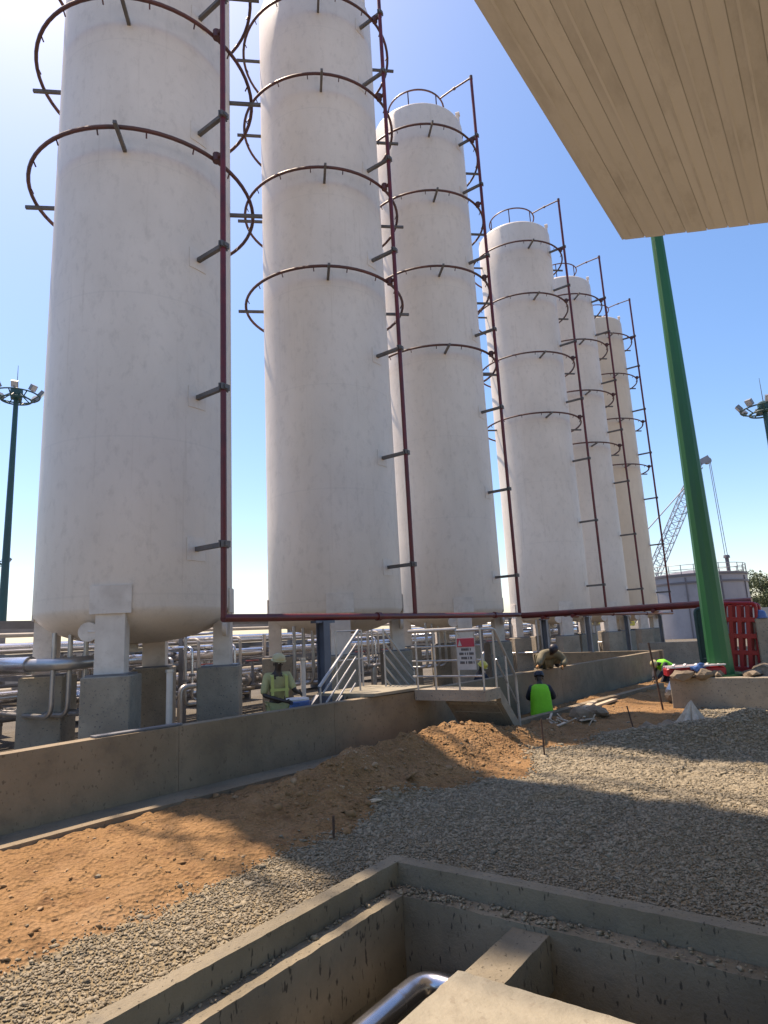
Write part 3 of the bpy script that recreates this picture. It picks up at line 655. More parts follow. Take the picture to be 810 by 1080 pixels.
for uu in (-1.4, -13):
    for vv in (CV+6.5, CV+13): part('column', MB().box(L(uu, vv, (CZ+0.1)/2), (0.25, 0.25, CZ+0.1)), M_STEEL, cn)

# ------------------------------------------------------------------ high masts
def high_mast(name, label, x, y, z0, h, r0, r1, m, head=True, spike=True, nl=8):
    t = thing(name, label, 'light mast', (x, y, z0), 0.2, 'tall floodlight masts')
    part('pole', MB().lathe([(r0, 0.0), (r1, h)], 12), m, t).data.polygons.foreach_set('use_smooth', [False]*14)
    part('base_plate', MB().lathe([(r0*1.7, 0), (r0*1.7, 0.05)], 16), m, t)
    if head:
        hb = part('head_frame', MB().lathe([(0.30, h-0.35), (0.34, h-0.1), (0.34, h+0.2), (0.2, h+0.3)], 12), m, t)
        ring = MB().tube(arc((0, 0, h-0.15), 1.22, 0, 2*math.pi*31/32, 31, (1, 0, 0), (0, 1, 0)), 0.045, 8, closed=True)
        ring.tube(arc((0, 0, h-0.42), 0.8, 0, 2*math.pi*31/32, 31, (1, 0, 0), (0, 1, 0)), 0.05, 8, closed=True)
        for k in range(8):
            a = k*math.pi/4; c = Vector((math.cos(a), math.sin(a), 0))
            ring.tube([c*0.3+Vector((0, 0, h-0.05)), c*0.8+Vector((0, 0, h-0.42)), c*1.22+Vector((0, 0, h-0.15))], 0.035, 6)
        part('light_ring', ring, m, t)
        for k in range(nl):
            a = 2*math.pi*k/nl + 0.25; c = Vector((math.cos(a), math.sin(a), 0)); rot = Matrix.Rotation(a, 3, 'Z') @ Matrix.Rotation(R(35), 3, 'Y')
            fl = part('floodlight', MB().box(c*1.28+Vector((0, 0, h+0.10)), (0.2, 0.36, 0.36), mtx=rot).bar(c*1.22+Vector((0, 0, h-0.15)), c*1.26+Vector((0, 0, h+0.05)), 0.06, 0.2), M_LAMP, t)
            part('glass', MB().box(c*1.28+Vector((0, 0, h+0.10))+rot @ Vector((0.105, 0, 0)), (0.012, 0.31, 0.31), mtx=rot), M_GLASS, fl)
    if spike: part('lightning_rod', MB().tube([(0, 0, h+0.25), (0, 0, h+1.75)], [0.025, 0.012], 6), M_STEEL, t)
    return t
PL = W(9.25, 9.28)
high_mast('green_mast', 'thick green tapering mast on a concrete plinth, its top hidden above the canopy', 7.58, 15.05, 0.69, 19.0, 0.275, 0.06, M_GREEN)
bpm = bpy.data.objects['green_mast']
high_mast('light_mast', 'dark floodlight mast left of the nearest tank with its lamp ring in view', -21.3, 35, 0.0, 17.1, 0.25, 0.13, M_TEAL)
high_mast('light_mast', 'floodlight mast cut off by the right edge with only its lamp ring in view', 22.35, 35, 0.0, 13.9, 0.25, 0.13, M_TEAL)
high_mast('light_mast', 'distant low floodlight mast at the left edge behind the left mast', -37.6, 60, 0.0, 10.9, 0.24, 0.13, M_TEAL, spike=False)
pl = rowthing('mast_plinth', 'low concrete plinth under the green mast', 'plinth', 8.45, 8.2)
part('block', MB().box((1.0, -2.0, 0.35), (2.0, 4.0, 0.70), bev=0.015), M_CONC, pl)

# ------------------------------------------------------------------ barriers and things on the plinth
def barrier(name, label, loc, rot, wdt, hgt, rows, cols, m, cat='barrier'):
    t = thing(name, label, cat, loc, 0, None); t.rotation_euler = rot
    d = 0.055
    fr = MB().tube(bend([(-wdt/2, 0, 0.03), (-wdt/2, 0, hgt), (wdt/2, 0, hgt), (wdt/2, 0, 0.03)], 0.09, 4), 0.038, 8); part('frame', fr, m, t)
    zs = np.linspace(0.05, hgt, rows+1)
    for i, z in enumerate(zs[:-1]): part('cross_rail', MB().box((0, 0, z), (wdt, d, 0.10)), m, t)
    for i in range(rows):
        for k in range(1, cols):
            x = -wdt/2+wdt*k/cols; part('slat', MB().box((x, 0, (zs[i]+zs[i+1])/2), (0.085, d*0.8, zs[i+1]-zs[i]-0.098)), m, t)
        for k in range(cols):   # rounded heads of the slots
            x0 = -wdt/2+wdt*k/cols; x1 = x0+wdt/cols
            part('slot_head', MB().tube(bend([(x0+0.02, 0, zs[i+1]-0.13), (x0+0.03, 0, zs[i+1]-0.045), (x1-0.03, 0, zs[i+1]-0.045), (x1-0.02, 0, zs[i+1]-0.13)], 0.07, 3), 0.02, 6), m, t)
    return t
barrier('red_barrier', 'red plastic slotted barrier stood on end, front one beside the green mast', (8.42, 15.72, 0.72), (R(4), R(4), R(-20)), 0.74, 1.62, 4, 4, M_PLRED)
barrier('red_barrier', 'red plastic slotted barrier leaning behind the front red one', (8.58, 15.90, 0.72), (R(3), R(5), R(-22)), 0.74, 1.60, 4, 4, M_PLRED)
gb = thing('green_barrier', 'dark green plastic panel with small square holes left of the green mast', 'barrier', (8.05, 16.3, 0.70), R(-18))
mb = MB()
part('frame', MB().tube(bend([(-0.26, 0, 0.3), (-0.26, 0, 1.55), (0.26, 0, 1.55), (0.26, 0, 0.3)], 0.12), 0.05, 8).box((0, 0, 0.16), (0.6, 0.14, 0.32)), M_DGREEN, gb)
for z in np.linspace(0.4, 1.5, 6): part('cross_rail', MB().box((0, 0, z), (0.5, 0.05, 0.12)), M_DGREEN, gb)
for x in (-0.15, 0.15): part('slat', MB().box((x, 0, 0.93), (0.225, 0.052, 1.2)), M_DGREEN, gb)
lb = thing('fallen_barrier', 'red barrier lying flat on stones with white edging and blue cloth', 'barrier', (6.95, 15.05, 0.70), R(-12))
part('body', MB().box((0, 0, 0.14), (1.25, 0.5, 0.18), bev=0.04), M_PLRED, lb)
for y in (-0.26, -0.08, 0.12): part('white_strip', MB().bar((-0.62, y, 0.24+0.02*y), (0.62, y+0.03, 0.27), 0.07, 0.03), M_WPLAS, lb)
for k in range(5): part('white_strip', MB().bar((-0.5+0.24*k, -0.26, 0.27), (-0.38+0.24*k, 0.14, 0.285), 0.05, 0.02), M_WPLAS, lb)
rag = MB().rock((0, 0, 0.12), (0.12, 0.06, 0.09), 5, 3, 0.7)
single('blue_cloth', rag, M_BLUE, 'crumpled blue and white cloth hung over the fallen red barrier', 'cloth', (6.93, 14.80, 0.78), 0.2)
for i, (x, y, z, sx, sy, sz_, lab) in enumerate([
        (6.55, 14.78, 0.78, .22, .16, .11, 'grey rock under the left end of the fallen red barrier'),
        (7.05, 14.75, 0.79, .26, .18, .13, 'large tan rock on the plinth left of the mast foot'),
        (7.32, 14.72, 0.77, .12, .10, .09, 'small pale rock on the plinth touching the mast foot'),
        (8.05, 14.62, 0.77, .42, .2, .09, 'long flat grey stone on the plinth right of the mast'),
        (8.42, 14.72, 0.82, .34, .28, .16, 'broken brown concrete lump in front of the red barriers'),
        (8.80, 14.50, 0.78, .4, .25, .10, 'flat slab of broken concrete at the right edge of the plinth')]):
    m = MB().rock((0, 0, 0), (sx, sy, sz_), 20+i, 2, 0.3)
    single('rock', m, M_ROCK, lab, 'rock', (x, y, z-0.02), 0.3*i, 'rubble on the mast plinth')
gp = thing('grey_block', 'tall grey concrete block at the right edge beside the red barriers', 'concrete block', (9.12, 15.6, 0.0), R(-15))
part('block', MB().box((0, 0, 0.97), (0.62, 0.5, 1.94), bev=0.015), M_CONC, gp)
hb_ = MB().lathe([(0.15, 0), (0.15, 0.03), (0.125, 0.035), (0.12, 0.10), (0.09, 0.17), (0.03, 0.2)], 20)
single('blue_helmet', hb_, M_BLUE, 'blue hard hat resting on top of the grey concrete block', 'helmet', (8.95, 15.5, 1.942))

# ------------------------------------------------------------------ loose site bits
def stake(u, v, h, label, lean=(0.0, 0.0), r=0.014, m=M_RUST):
    p = W(u, v); z = float(terrain(u, v)[0])-0.05
    single('rebar_stake', MB().tube([(0, 0, 0), (lean[0], lean[1], h)], r, 6), m, label, 'stake', (p.x, p.y, z), 0, 'steel stakes driven into the ground')
stake(8.15, 8.05, 1.55, 'tallest thin dark stake standing left of the mast plinth', (-0.13, 0.02), 0.022)
stake(5.44, 8.12, 0.45, 'short leaning stake in the sunlit sand pile', (-0.08, 0))
stake(2.13, 7.67, 0.62, 'thin stake at the right foot of the dirt mound', (0.0, 0))
stake(-2.35, 7.22, 0.26, 'small stub of bar in the gravel nearest the pit corner', (0.005, 0))
pp = MB().tube([(0, 0, 0), (1.9, 0, 0.28)], 0.06, 10)
q_ = W(11.0, 7.0); single('white_pipe', pp, M_WPLAS, 'loose pale pipe lying aslant in front of the bending worker', 'pipe', (7.1, 17.0, 0.20), R(60))
pp = MB().bar((0, 0, 0), (1.4, 0, 0.02), 0.14, 0.05)
for i, (x, y, rz, lab) in enumerate([(3.6, 14.9, 38, 'dusty plank lying along the kerb by the seated worker'), (4.1, 14.4, 62, 'grey plank crossing the scrap in front of the kerb'), (4.7, 15.6, 50, 'plank lying farther along the kerb')]):
    u_, v_ = RF(x, y); single('plank', pp, M_WOOD, lab, 'plank', (x, y, float(terrain(u_, v_)[0])+0.05), R(rz), 'planks scattered by the kerb')
sc = MB(); rr_ = random.Random(3)
for k in range(16):
    a = rr_.uniform(0, 6.28); x, y = rr_.uniform(-.4, .4), rr_.uniform(-.3, .3); l_ = rr_.uniform(.1, .35)
    sc.bar((x, y, rr_.uniform(.02, .12)), (x+l_*math.cos(a), y+l_*math.sin(a), rr_.uniform(.03, .25)), rr_.uniform(.02, .08), 0.02)
o = single('scrap_heap', sc, M_SACK, 'small tangle of pale scrap strips beside the sand pile', 'scrap', (3.55, 13.4, 0.0)); o['kind'] = 'stuff'
for i, (x, y, s_, lab) in enumerate([(4.55, 12.0, .17, 'dark boulder at the left foot of the white sack'), (4.95, 12.05, .2, 'boulder nearest the white sack'), (3.85, 13.6, .22, 'brown clod on the far side of the sand pile'),
        (4.3, 13.9, .26, 'largest brown clod behind the sand pile'), (7.0, 16.2, .3, 'pale stone under the loose pale pipe'), (7.5, 16.9, .26, 'second pale stone beside the loose pipe')]):
    u_, v_ = RF(x, y); m = MB().rock((0, 0, 0), (s_, s_*0.8, s_*0.6), 50+i, 2, 0.3)
    single('boulder', m, M_ROCK, lab, 'boulder', (x, y, float(terrain(u_, v_)[0])+s_*0.3), i, 'boulders lying on the dirt')
# white sack standing as a crumpled cone
def sack():
    mb = MB(); n = 44; vs = []; fs = []; rr = random.Random(8); ph = [rr.uniform(0, 6.28) for _ in range(n)]
    lv = [(0.0, 0.27), (0.04, 0.31), (0.13, 0.225), (0.24, 0.15), (0.35, 0.085), (0.43, 0.045), (0.47, 0.012)]
    for i, (z, r_) in enumerate(lv):
        for j in range(n):
            a = 2*math.pi*j/n; k = 1+0.24*math.sin(j*1.0+0.35*i)*(1 if i < 5 else .3)+0.12*math.sin(j*2.43+1.1*i)+rr.uniform(-.03, .03)
            vs.append((r_*k*math.cos(a)*1.1+0.03*i*0.5-0.05, r_*k*math.sin(a)*.8, z+(rr.uniform(-.012, .012) if i else 0)))
    for i in range(len(lv)-1):
        for j in range(n): jj = (j+1) % n; fs.append((i*n+j, i*n+jj, (i+1)*n+jj, (i+1)*n+j))
    fs += [tuple(range(n-1, -1, -1)), tuple((len(lv)-1)*n+j for j in range(n))]
    mb.add(vs, fs); mb.smooth = True; return mb
u_, v_ = RF(5.25, 11.7)
single('white_sack', sack(), M_SACK, 'crumpled white sack standing peaked on the gravel heap', 'sack', (5.22, 11.65, float(terrain(u_, v_)[0])-0.02), 0.4)
single('small_stone', MB().rock((0, 0, 0), (.035, .025, .02), 90, 1, .3), M_STONE, 'small white stone alone on the sunlit dirt', 'stone', tuple(W(-4.3, 6.2, float(terrain(-4.3, 6.2)[0])+0.015)))
single('cloth_scrap', MB().rock((0, 0, 0), (.10, .035, .02), 91, 2, .4), M_WOOD, 'pale scrap of sacking half buried in the shaded dirt mound', 'scrap', tuple(W(-1.25, 6.9, float(terrain(-1.25, 6.9)[0])+0.01)), 0.6)

# ------------------------------------------------------------------ process pipework behind the tanks
rack = rowthing('pipe_rack', 'grey steel pipe rack running behind the tank row', 'pipe rack')
for uu in np.arange(-10.5, 37, 3.4):
    for vv in (-2.7, -5.4): part('post', MB().box(L(uu, vv, 1.3), (0.14, 0.16, 2.6)), M_STEEL, rack)
    for z in (0.95, 1.52, 2.02): part('cross_beam', MB().box(L(uu, -4.05, z-0.09), (0.12, 2.55, 0.12)), M_STEEL, rack)
part('long_beam', MB().box(L(13, -2.7, 2.62), (48, 0.18, 0.17)), M_STEEL, rack)
part('long_beam', MB().box(L(13, -5.4, 2.62), (48, 0.18, 0.17)), M_STEEL, rack)
PL_ = [(-3.05, 1.70, .14, M_CLAD, 'thickest silver clad pipe along the front of the pipe rack'), (-3.5, 1.60, .08, M_PIPE, 'thin steel pipe just behind the thick silver one'), (-3.85, 2.13, .12, M_CLAD, 'silver pipe on the top tier of the rack, front one'),
       (-4.25, 2.10, .08, M_BEIGEP, 'beige pipe on the top tier of the rack'), (-4.65, 2.14, .13, M_CLAD, 'silver pipe on the top tier of the rack, rear one'), (-4.1, 1.64, .12, M_BEIGEP, 'beige pipe on the middle tier of the rack'),
       (-3.2, 1.09, .14, M_CLAD, 'silver pipe on the lowest tier of the rack, front one'), (-3.75, 1.05, .1, M_PIPE, 'steel pipe on the lowest tier of the rack'), (-4.5, 1.10, .15, M_BEIGEP, 'beige pipe on the lowest tier of the rack'), (-5.0, 1.62, .09, M_PIPE, 'steel pipe at the back of the middle tier'),
       (-2.9, 2.06, .045, M_PIPE, 'thinnest steel line at the front of the top tier'), (-2.95, 1.34, .04, M_STEEL, 'thin dark line just above the lowest tier'), (-3.3, 0.62, .06, M_STEEL, 'dark pipe slung lowest under the rack'), (-3.4, 2.42, .05, M_BEIGEP, 'thin beige line hung above the top tier')]
for vv, z, r_, m, lab in PL_:
    t = single('rack_pipe', MB().tube([L(-13, 0, 0), L(36, 0, 0)], r_, 12), m, lab, 'pipe', W(0, vv, z), ROW, 'long pipes on the rack')
def valve_set(u, lab, v=-2.0):
    t = rowthing('valve_station', lab, 'valve', u, v, 0, 'valve stations behind the tanks')
    part('pipe', MB().tube(bend([(-0.8, -0.3, 0.0), (-0.8, -0.3, 1.0), (0.8, -0.3, 1.0), (0.8, -0.3, 0.0)], 0.2), 0.07, 10), M_PIPE, t)
    part('valve_body', MB().lathe([(0.16, 0.86), (0.10, 0.92), (0.12, 1.0), (0.10, 1.1), (0.05, 1.2), (0.03, 1.5)], 14, (0.05, -0.3, 0)), M_STEEL, t)
    for x in (-0.18, 0.28): part('flange', MB().tube([(x-0.03, -0.3, 1.0), (x+0.03, -0.3, 1.0)], 0.15, 14), M_PIPE, t)
    part('handwheel', MB().tube(arc((0.05, -0.3, 1.5), 0.17, 0, 2*math.pi*15/16, 15, (1, 0, 0), (0, 1, 0)), 0.018, 6, closed=True).bar((-0.12, -0.3, 1.5), (0.22, -0.3, 1.5), 0.02, 0.02), M_RED, t)
    part('riser', MB().tube([(0.5, -0.3, 1.0), (0.5, -0.3, 2.2)], 0.05, 8), M_PIPE, t)
for uu, lab in ((-2.8, 'valve station at far left behind the nearest tank'), (3.1, 'valve station with red handwheel between the nearest and second tanks'), (9.4, 'valve station between the second and third tanks'), (16.0, 'valve station right of the third tank'), (19.0, 'valve station left of the fourth tank'), (25.6, 'valve station between the fourth and fifth tanks'), (4.6, 'valve station just left of the second tank legs'), (10.9, 'valve station just left of the third tank legs'), (21.0, 'valve station just left of the fourth tank legs'), (-5.0, 'valve station at the left edge of the picture')):
    valve_set(uu, lab)
DROP = ['pair of steel drop pipes at the far left edge', 'three steel drop pipes just left of the nearest tank', 'four steel drop pipes right of the nearest tank', 'three steel drop pipes directly behind the yellow coverall worker',
        'three steel drop pipes just left of the second tank legs', 'four steel drop pipes just right of the second tank legs', 'three steel drop pipes just left of the third tank legs', 'three steel drop pipes just right of the third tank legs',
        'three steel drop pipes in the middle of the wide gap', 'three steel drop pipes just left of the fourth tank legs', 'three steel drop pipes right of the fourth tank legs', 'pair of steel drop pipes between the fifth and farthest tanks']
_n = 0
for uu, k in ((-5.6, 2), (-3.6, 3), (1.6, 4), (2.6, 3), (4.0, 3), (8.6, 4), (10.4, 3), (14.6, 3), (17.6, 3), (20.4, 3), (24.4, 3), (31.6, 2)):
    dp = rowthing('drop_pipes', DROP[_n], 'pipes', uu, -1.9, 0, 'drop pipes before the pipe rack'); _n += 1
    for q in range(k):
        x = 0.24*q; h = (2.3, 1.95, 2.15, 1.7)[q]; part('pipe', MB().tube(bend([(x, 1.6, h), (x, 0.05*q, h), (x, 0.05*q, 0.55+0.1*q), (x+0.5, 0.05*q, 0.55+0.1*q)], 0.15), 0.04, 9), (M_PIPE, M_CLAD, M_BEIGEP)[q % 3], dp)
        part('flange', MB().tube([(x, 0.05*q, 1.1+0.12*q), (x, 0.05*q, 1.16+0.12*q)], 0.08, 12), M_STEEL, dp)
def coil(u, v, lab, n=9):
    t = rowthing('coil_unit', lab, 'heat exchanger', u, v, 0, 'finned coil units behind the pipe rack')
    part('frame', MB().box((-1.35, 0, 1.0), (0.08, 0.9, 2.0)).box((1.35, 0, 1.0), (0.08, 0.9, 2.0)).box((0, 0, 1.97), (2.8, 0.9, 0.06)).box((0, 0, 0.25), (2.8, 0.9, 0.06)), M_STEEL, t)
    for k in range(n):
        x = -1.15+2.3*k/(n-1); part('coil_tube', MB().tube(bend([(x, -0.35, 0.3), (x, -0.35, 1.8), (x, 0.0, 1.8), (x, 0.0, 0.4), (x, 0.35, 0.4), (x, 0.35, 1.9)], 0.14, 4), 0.055, 8), M_PIPE, t)
for uu, lab in ((-9, 'coil unit at the far left edge behind the rack'), (-5.2, 'coil unit left of the nearest tank'), (-1.2, 'coil unit behind the nearest tank'), (3, 'coil unit seen between the nearest and second tanks'), (7.2, 'coil unit behind the second tank'), (11.4, 'coil unit left of the third tank'), (16.5, 'coil unit right of the third tank')):
    coil(uu, -6.6, lab)
bwall = rowthing('boundary_wall', 'long grey boundary wall far behind the pipe rack', 'wall')
part('wall_panel', MB().box(L(20, -16, 1.0), (120, 0.25, 2.0)), M_FARWALL, bwall)
single('board', MB().bar(L(-3.15, 4.0, 0.012), L(-1.95, 4.12, 0.012), 0.15, 0.02), M_STEEL, 'dark flat board lying on top of the bund wall before the tank piers', 'board', W(0, 0, 0.932), ROW)
for x, y, lab in ((-3.92, 11.42, 'white standpipe right of the front pier of the nearest tank'), (-1.95, 14.2, 'white standpipe left of the blue-grey pipe post')):
    sp_ = thing('standpipe', lab, 'pipe', (x, y, 0), 0, 'white standpipes behind the bund wall')
    part('pipe', MB().tube([(0, 0, 0), (0, 0, 1.55)], 0.055, 12), M_LEG, sp_); part('cap', MB().tube([(0, 0, 1.55), (0, 0, 1.60)], 0.075, 12), M_PIPE, sp_)
# large silver pipe coming in from the left to the nearest tank
bl = rowthing('silver_pipe', 'large silver pipe entering from the left edge below the nearest tank', 'pipe')
pts = bend([L(-2.1, -9.0, 1.80), L(-1.30, -0.05, 1.78), L(-0.3, 0.15, 1.78), L(-0.15, 0.0, 2.0)], 0.35)
part('pipe', MB().tube([L(-3.2, -9, 1.80), L(-1.72, -0.75, 1.78)], 0.165, 18), M_CLAD, bl)
part('elbow', MB().tube(bend([L(-1.74, -0.85, 1.78), L(-1.55, 0.2, 1.78), L(-0.75, 0.15, 1.80), L(-0.75, 0.1, 2.35)], 0.4, 6), 0.12, 14), M_PIPE, bl)
b2 = rowthing('silver_pipe', 'lower silver pipe passing behind the left pier of the nearest tank', 'pipe')
part('pipe', MB().tube([L(-2.0, -9.0, 1.02), L(0.1, -1.6, 1.02), ], 0.15, 16), M_CLAD, b2)
part('stand', MB().box(L(-1.2, -6.2, 0.43), (0.15, 0.15, 0.87)), M_STEEL, b2)
dr = rowthing('drum', 'blue drum standing behind the bund wall left of the crossover stair', 'drum', 1.2, 3.3)
part('body', MB().lathe([(0.24, 0), (0.25, 0.02), (0.25, 0.3), (0.262, 0.32), (0.25, 0.34), (0.25, 0.6), (0.262, 0.62), (0.25, 0.64), (0.25, 0.88), (0.23, 0.9)], 24), M_BLUE, dr)
part('lid', MB().lathe([(0.23, 0.9), (0.23, 0.93), (0.2, 0.94)], 24), M_WPLAS, dr)

# ------------------------------------------------------------------ far tank, crane, trees, wall
ft = thing('far_tank', 'wide grey storage tank with a railed roof far behind the green mast', 'storage tank', (34.6, 72.5, 0), 0.3)
part('shell', MB().lathe([(5.6, 0), (5.6, 6.6)], 48), M_FARTANK, ft); part('roof', MB().lathe([(5.7, 6.55), (5.7, 6.8), (0.2, 7.5)], 48), M_FARDARK, ft)
part('wind_girder', MB().lathe([(5.6, 5.75), (5.72, 5.75), (5.72, 5.95), (5.6, 5.95)], 48, cap=False), M_FARDARK, ft)
for k in range(10):
    a = 2*math.pi*k/10+0.1; part('stiffener', MB().box((5.64*math.cos(a), 5.64*math.sin(a), 3.2), (0.12, 0.10, 6.4), a), M_FARDARK, ft)
for z in (7.25, 7.75): part('roof_rail', MB().tube(arc((0, 0, z), 5.6, 0, 2*math.pi*47/48, 47, (1, 0, 0), (0, 1, 0)), 0.035, 6, closed=True), M_GALV, ft)
for k in range(28):
    a = 2*math.pi*k/28; part('rail_post', MB().tube([(5.6*math.cos(a), 5.6*math.sin(a), 6.8), (5.6*math.cos(a), 5.6*math.sin(a), 7.78)], 0.04, 6), M_STEEL, ft)
part('roof_vent', MB().lathe([(0.2, 6.9), (0.2, 8.4), (0.35, 8.4), (0.3, 8.7)], 12, (1.5, -4, 0)), M_FARDARK, ft)
cq = thing('crawler_crane', 'lattice boom crane in the distance behind the green mast', 'crane', (33.0, 92, 0), 0)
foot, tip = Vector((1.6, 0, 1.6)), Vector((14.9, 0, 25.2))
dv = (tip-foot).normalized(); side = Vector((0, 1, 0)); nrm = dv.cross(side)
bo = MB(); n_ = 22
def chord(f):
    k = min(1.0, f*6, (1-f)*6)*0.62+0.12
    return [foot.lerp(tip, f)+side*a*k+nrm*b*k for a, b in ((-1, -1), (1, -1), (1, 1), (-1, 1))]
cs_ = [chord(i/n_) for i in range(n_+1)]
for j in range(4): bo.tube([c[j] for c in cs_], 0.075, 6)
for i in range(n_):
    for j in range(4): bo.tube([cs_[i][j], cs_[i+1][(j+1) % 4]], 0.04, 4); bo.tube([cs_[i][j], cs_[i][(j+1) % 4]], 0.04, 4)
part('boom', bo, M_CRANE, cq)
part('boom_head', MB().box(tip+Vector((0.5, 0, 0.1)), (1.5, 0.7, 0.9), mtx=Matrix.Rotation(R(-25), 3, 'Y')).tube([tip+Vector((1.0, -0.3, 0)), tip+Vector((1.0, 0.3, 0))], 0.5, 12), M_CRANE, cq)
part('hoist_rope', MB().tube([tip+Vector((1.4, 0, 0)), (16.9, 0, 3.2)], 0.05, 5).tube([tip+Vector((1.4, 0.4, 0)), (16.7, 0.4, 3.2)], 0.05, 5), M_CRANE, cq)
part('hook_block', MB().box((16.8, 0.2, 2.9), (0.5, 0.5, 0.9)), M_CRANE, cq)
part('pendant_line', MB().tube([foot.lerp(tip, 0.97)+nrm*-0.6, (-0.8, 0, 9.2)], 0.09, 5), M_CRANE, cq)
part('mast_frame', MB().bar((-2, -0.6, 2.4), (-0.8, -0.3, 9.2), 0.2, 0.2).bar((-2, 0.6, 2.4), (-0.8, 0.3, 9.2), 0.2, 0.2), M_CRANE, cq)
part('cab', MB().box((0.6, -1.2, 2.4), (1.6, 1.1, 1.7), bev=0.1).box((-1.6, 0, 2.2), (4.4, 2.2, 1.5), bev=0.1), M_HELY, cq)
for y in (-1.7, 1.7): part('track', MB().box((0, y, 0.55), (6, 0.8, 1.1), bev=0.3), M_BLACK, cq)
def tree(x, y, h, w, label, seed):
    t = thing('tree', label, 'tree', (x, y, 0), 0, 'trees on the far right'); rr = random.Random(seed)
    tk = MB().tube([(0, 0, 0), (0.1, 0, h*0.25), (0.3, 0.1, h*0.5), (0.2, 0, h*0.8)], [w*0.07, w*0.055, w*0.035, 0.03], 8)
    for k in range(7):
        a = rr.uniform(0, 6.28); z = h*rr.uniform(.3, .6); tk.tube([(0.2, 0.05, z), (w*.28*math.cos(a), w*.28*math.sin(a), z+h*.16), (w*.4*math.cos(a), w*.4*math.sin(a), z+h*.25)], [w*.025, w*.015, .02], 5)
    part('trunk', tk, M_BARK, t)
    cl_ = [(Vector((rr.gauss(0, w*.25), rr.gauss(0, w*.25), h*rr.uniform(.42, .92))), rr.uniform(.09, .2)*w) for _ in range(22)]
    mb = MB()
    for c, r_ in cl_:
        for _ in range(240):
            d = Vector((rr.gauss(0, 1), rr.gauss(0, 1), rr.gauss(0, .75))); d.normalize(); p = c + d*r_*rr.uniform(.55, 1.08)
            s_ = rr.uniform(.12, .26); a, b = Vector((rr.gauss(0, 1), rr.gauss(0, 1), rr.gauss(0, 1))).normalized(), Vector((rr.gauss(0, 1), rr.gauss(0, 1), rr.gauss(0, 1))).normalized()
            mb.add([p-a*s_, p+b*s_*.6, p+a*s_, p-b*s_*.6], [(0, 1, 2, 3)])
    o = part('crown', mb, M_LEAF, t)
tree(63.5, 108, 8.6, 7.5, 'bushy green tree at the right edge, nearer the far tank', 1)
tree(69, 112, 10.5, 9, 'taller green tree cut off by the right edge', 2)
tree(57, 118, 6.5, 7, 'low green tree just right of the far tank', 3)
fwl = thing('far_wall', 'pale distant wall below the trees at the right edge', 'wall', (62, 95, 0), R(-8))
part('wall_panel', MB().box((0, 0, 1.6), (40, 0.3, 3.2)), M_FARWALL, fwl)

# ------------------------------------------------------------------ people
def skin_mesh(name, verts, edges, radii, m, parent, sub=1):
    me = bpy.data.meshes.new(name); me.from_pydata(verts, edges, [])
    o = bpy.data.objects.new(name, me); COL.objects.link(o)
    md = o.modifiers.new('skin', 'SKIN'); md.use_smooth_shade = True
    sd = o.modifiers.new('sub', 'SUBSURF'); sd.levels = sub; sd.render_levels = sub
    for i, r_ in enumerate(radii):
        rr = r_ if isinstance(r_, tuple) else (r_, r_); me.skin_vertices[0].data[i].radius = rr
        me.skin_vertices[0].data[i].use_root = (i == 0)
    bpy.context.view_layer.update()
    ev = o.evaluated_get(bpy.context.evaluated_depsgraph_get()); nm = bpy.data.meshes.new_from_object(ev)
    bpy.data.objects.remove(o); nm.name = name; nm.materials.clear(); nm.materials.append(m)
    nm.polygons.foreach_set('use_smooth', [True]*len(nm.polygons))
    return part(name, nm, None, parent)
JR = dict(pelvis=.125, waist=.115, chest=.135, neck=.055, jaw=.066, head=.088, crown=.07, sh=.065, el=.045, wr=.03, hip=.09, kn=.062, an=.042, toe=.038)
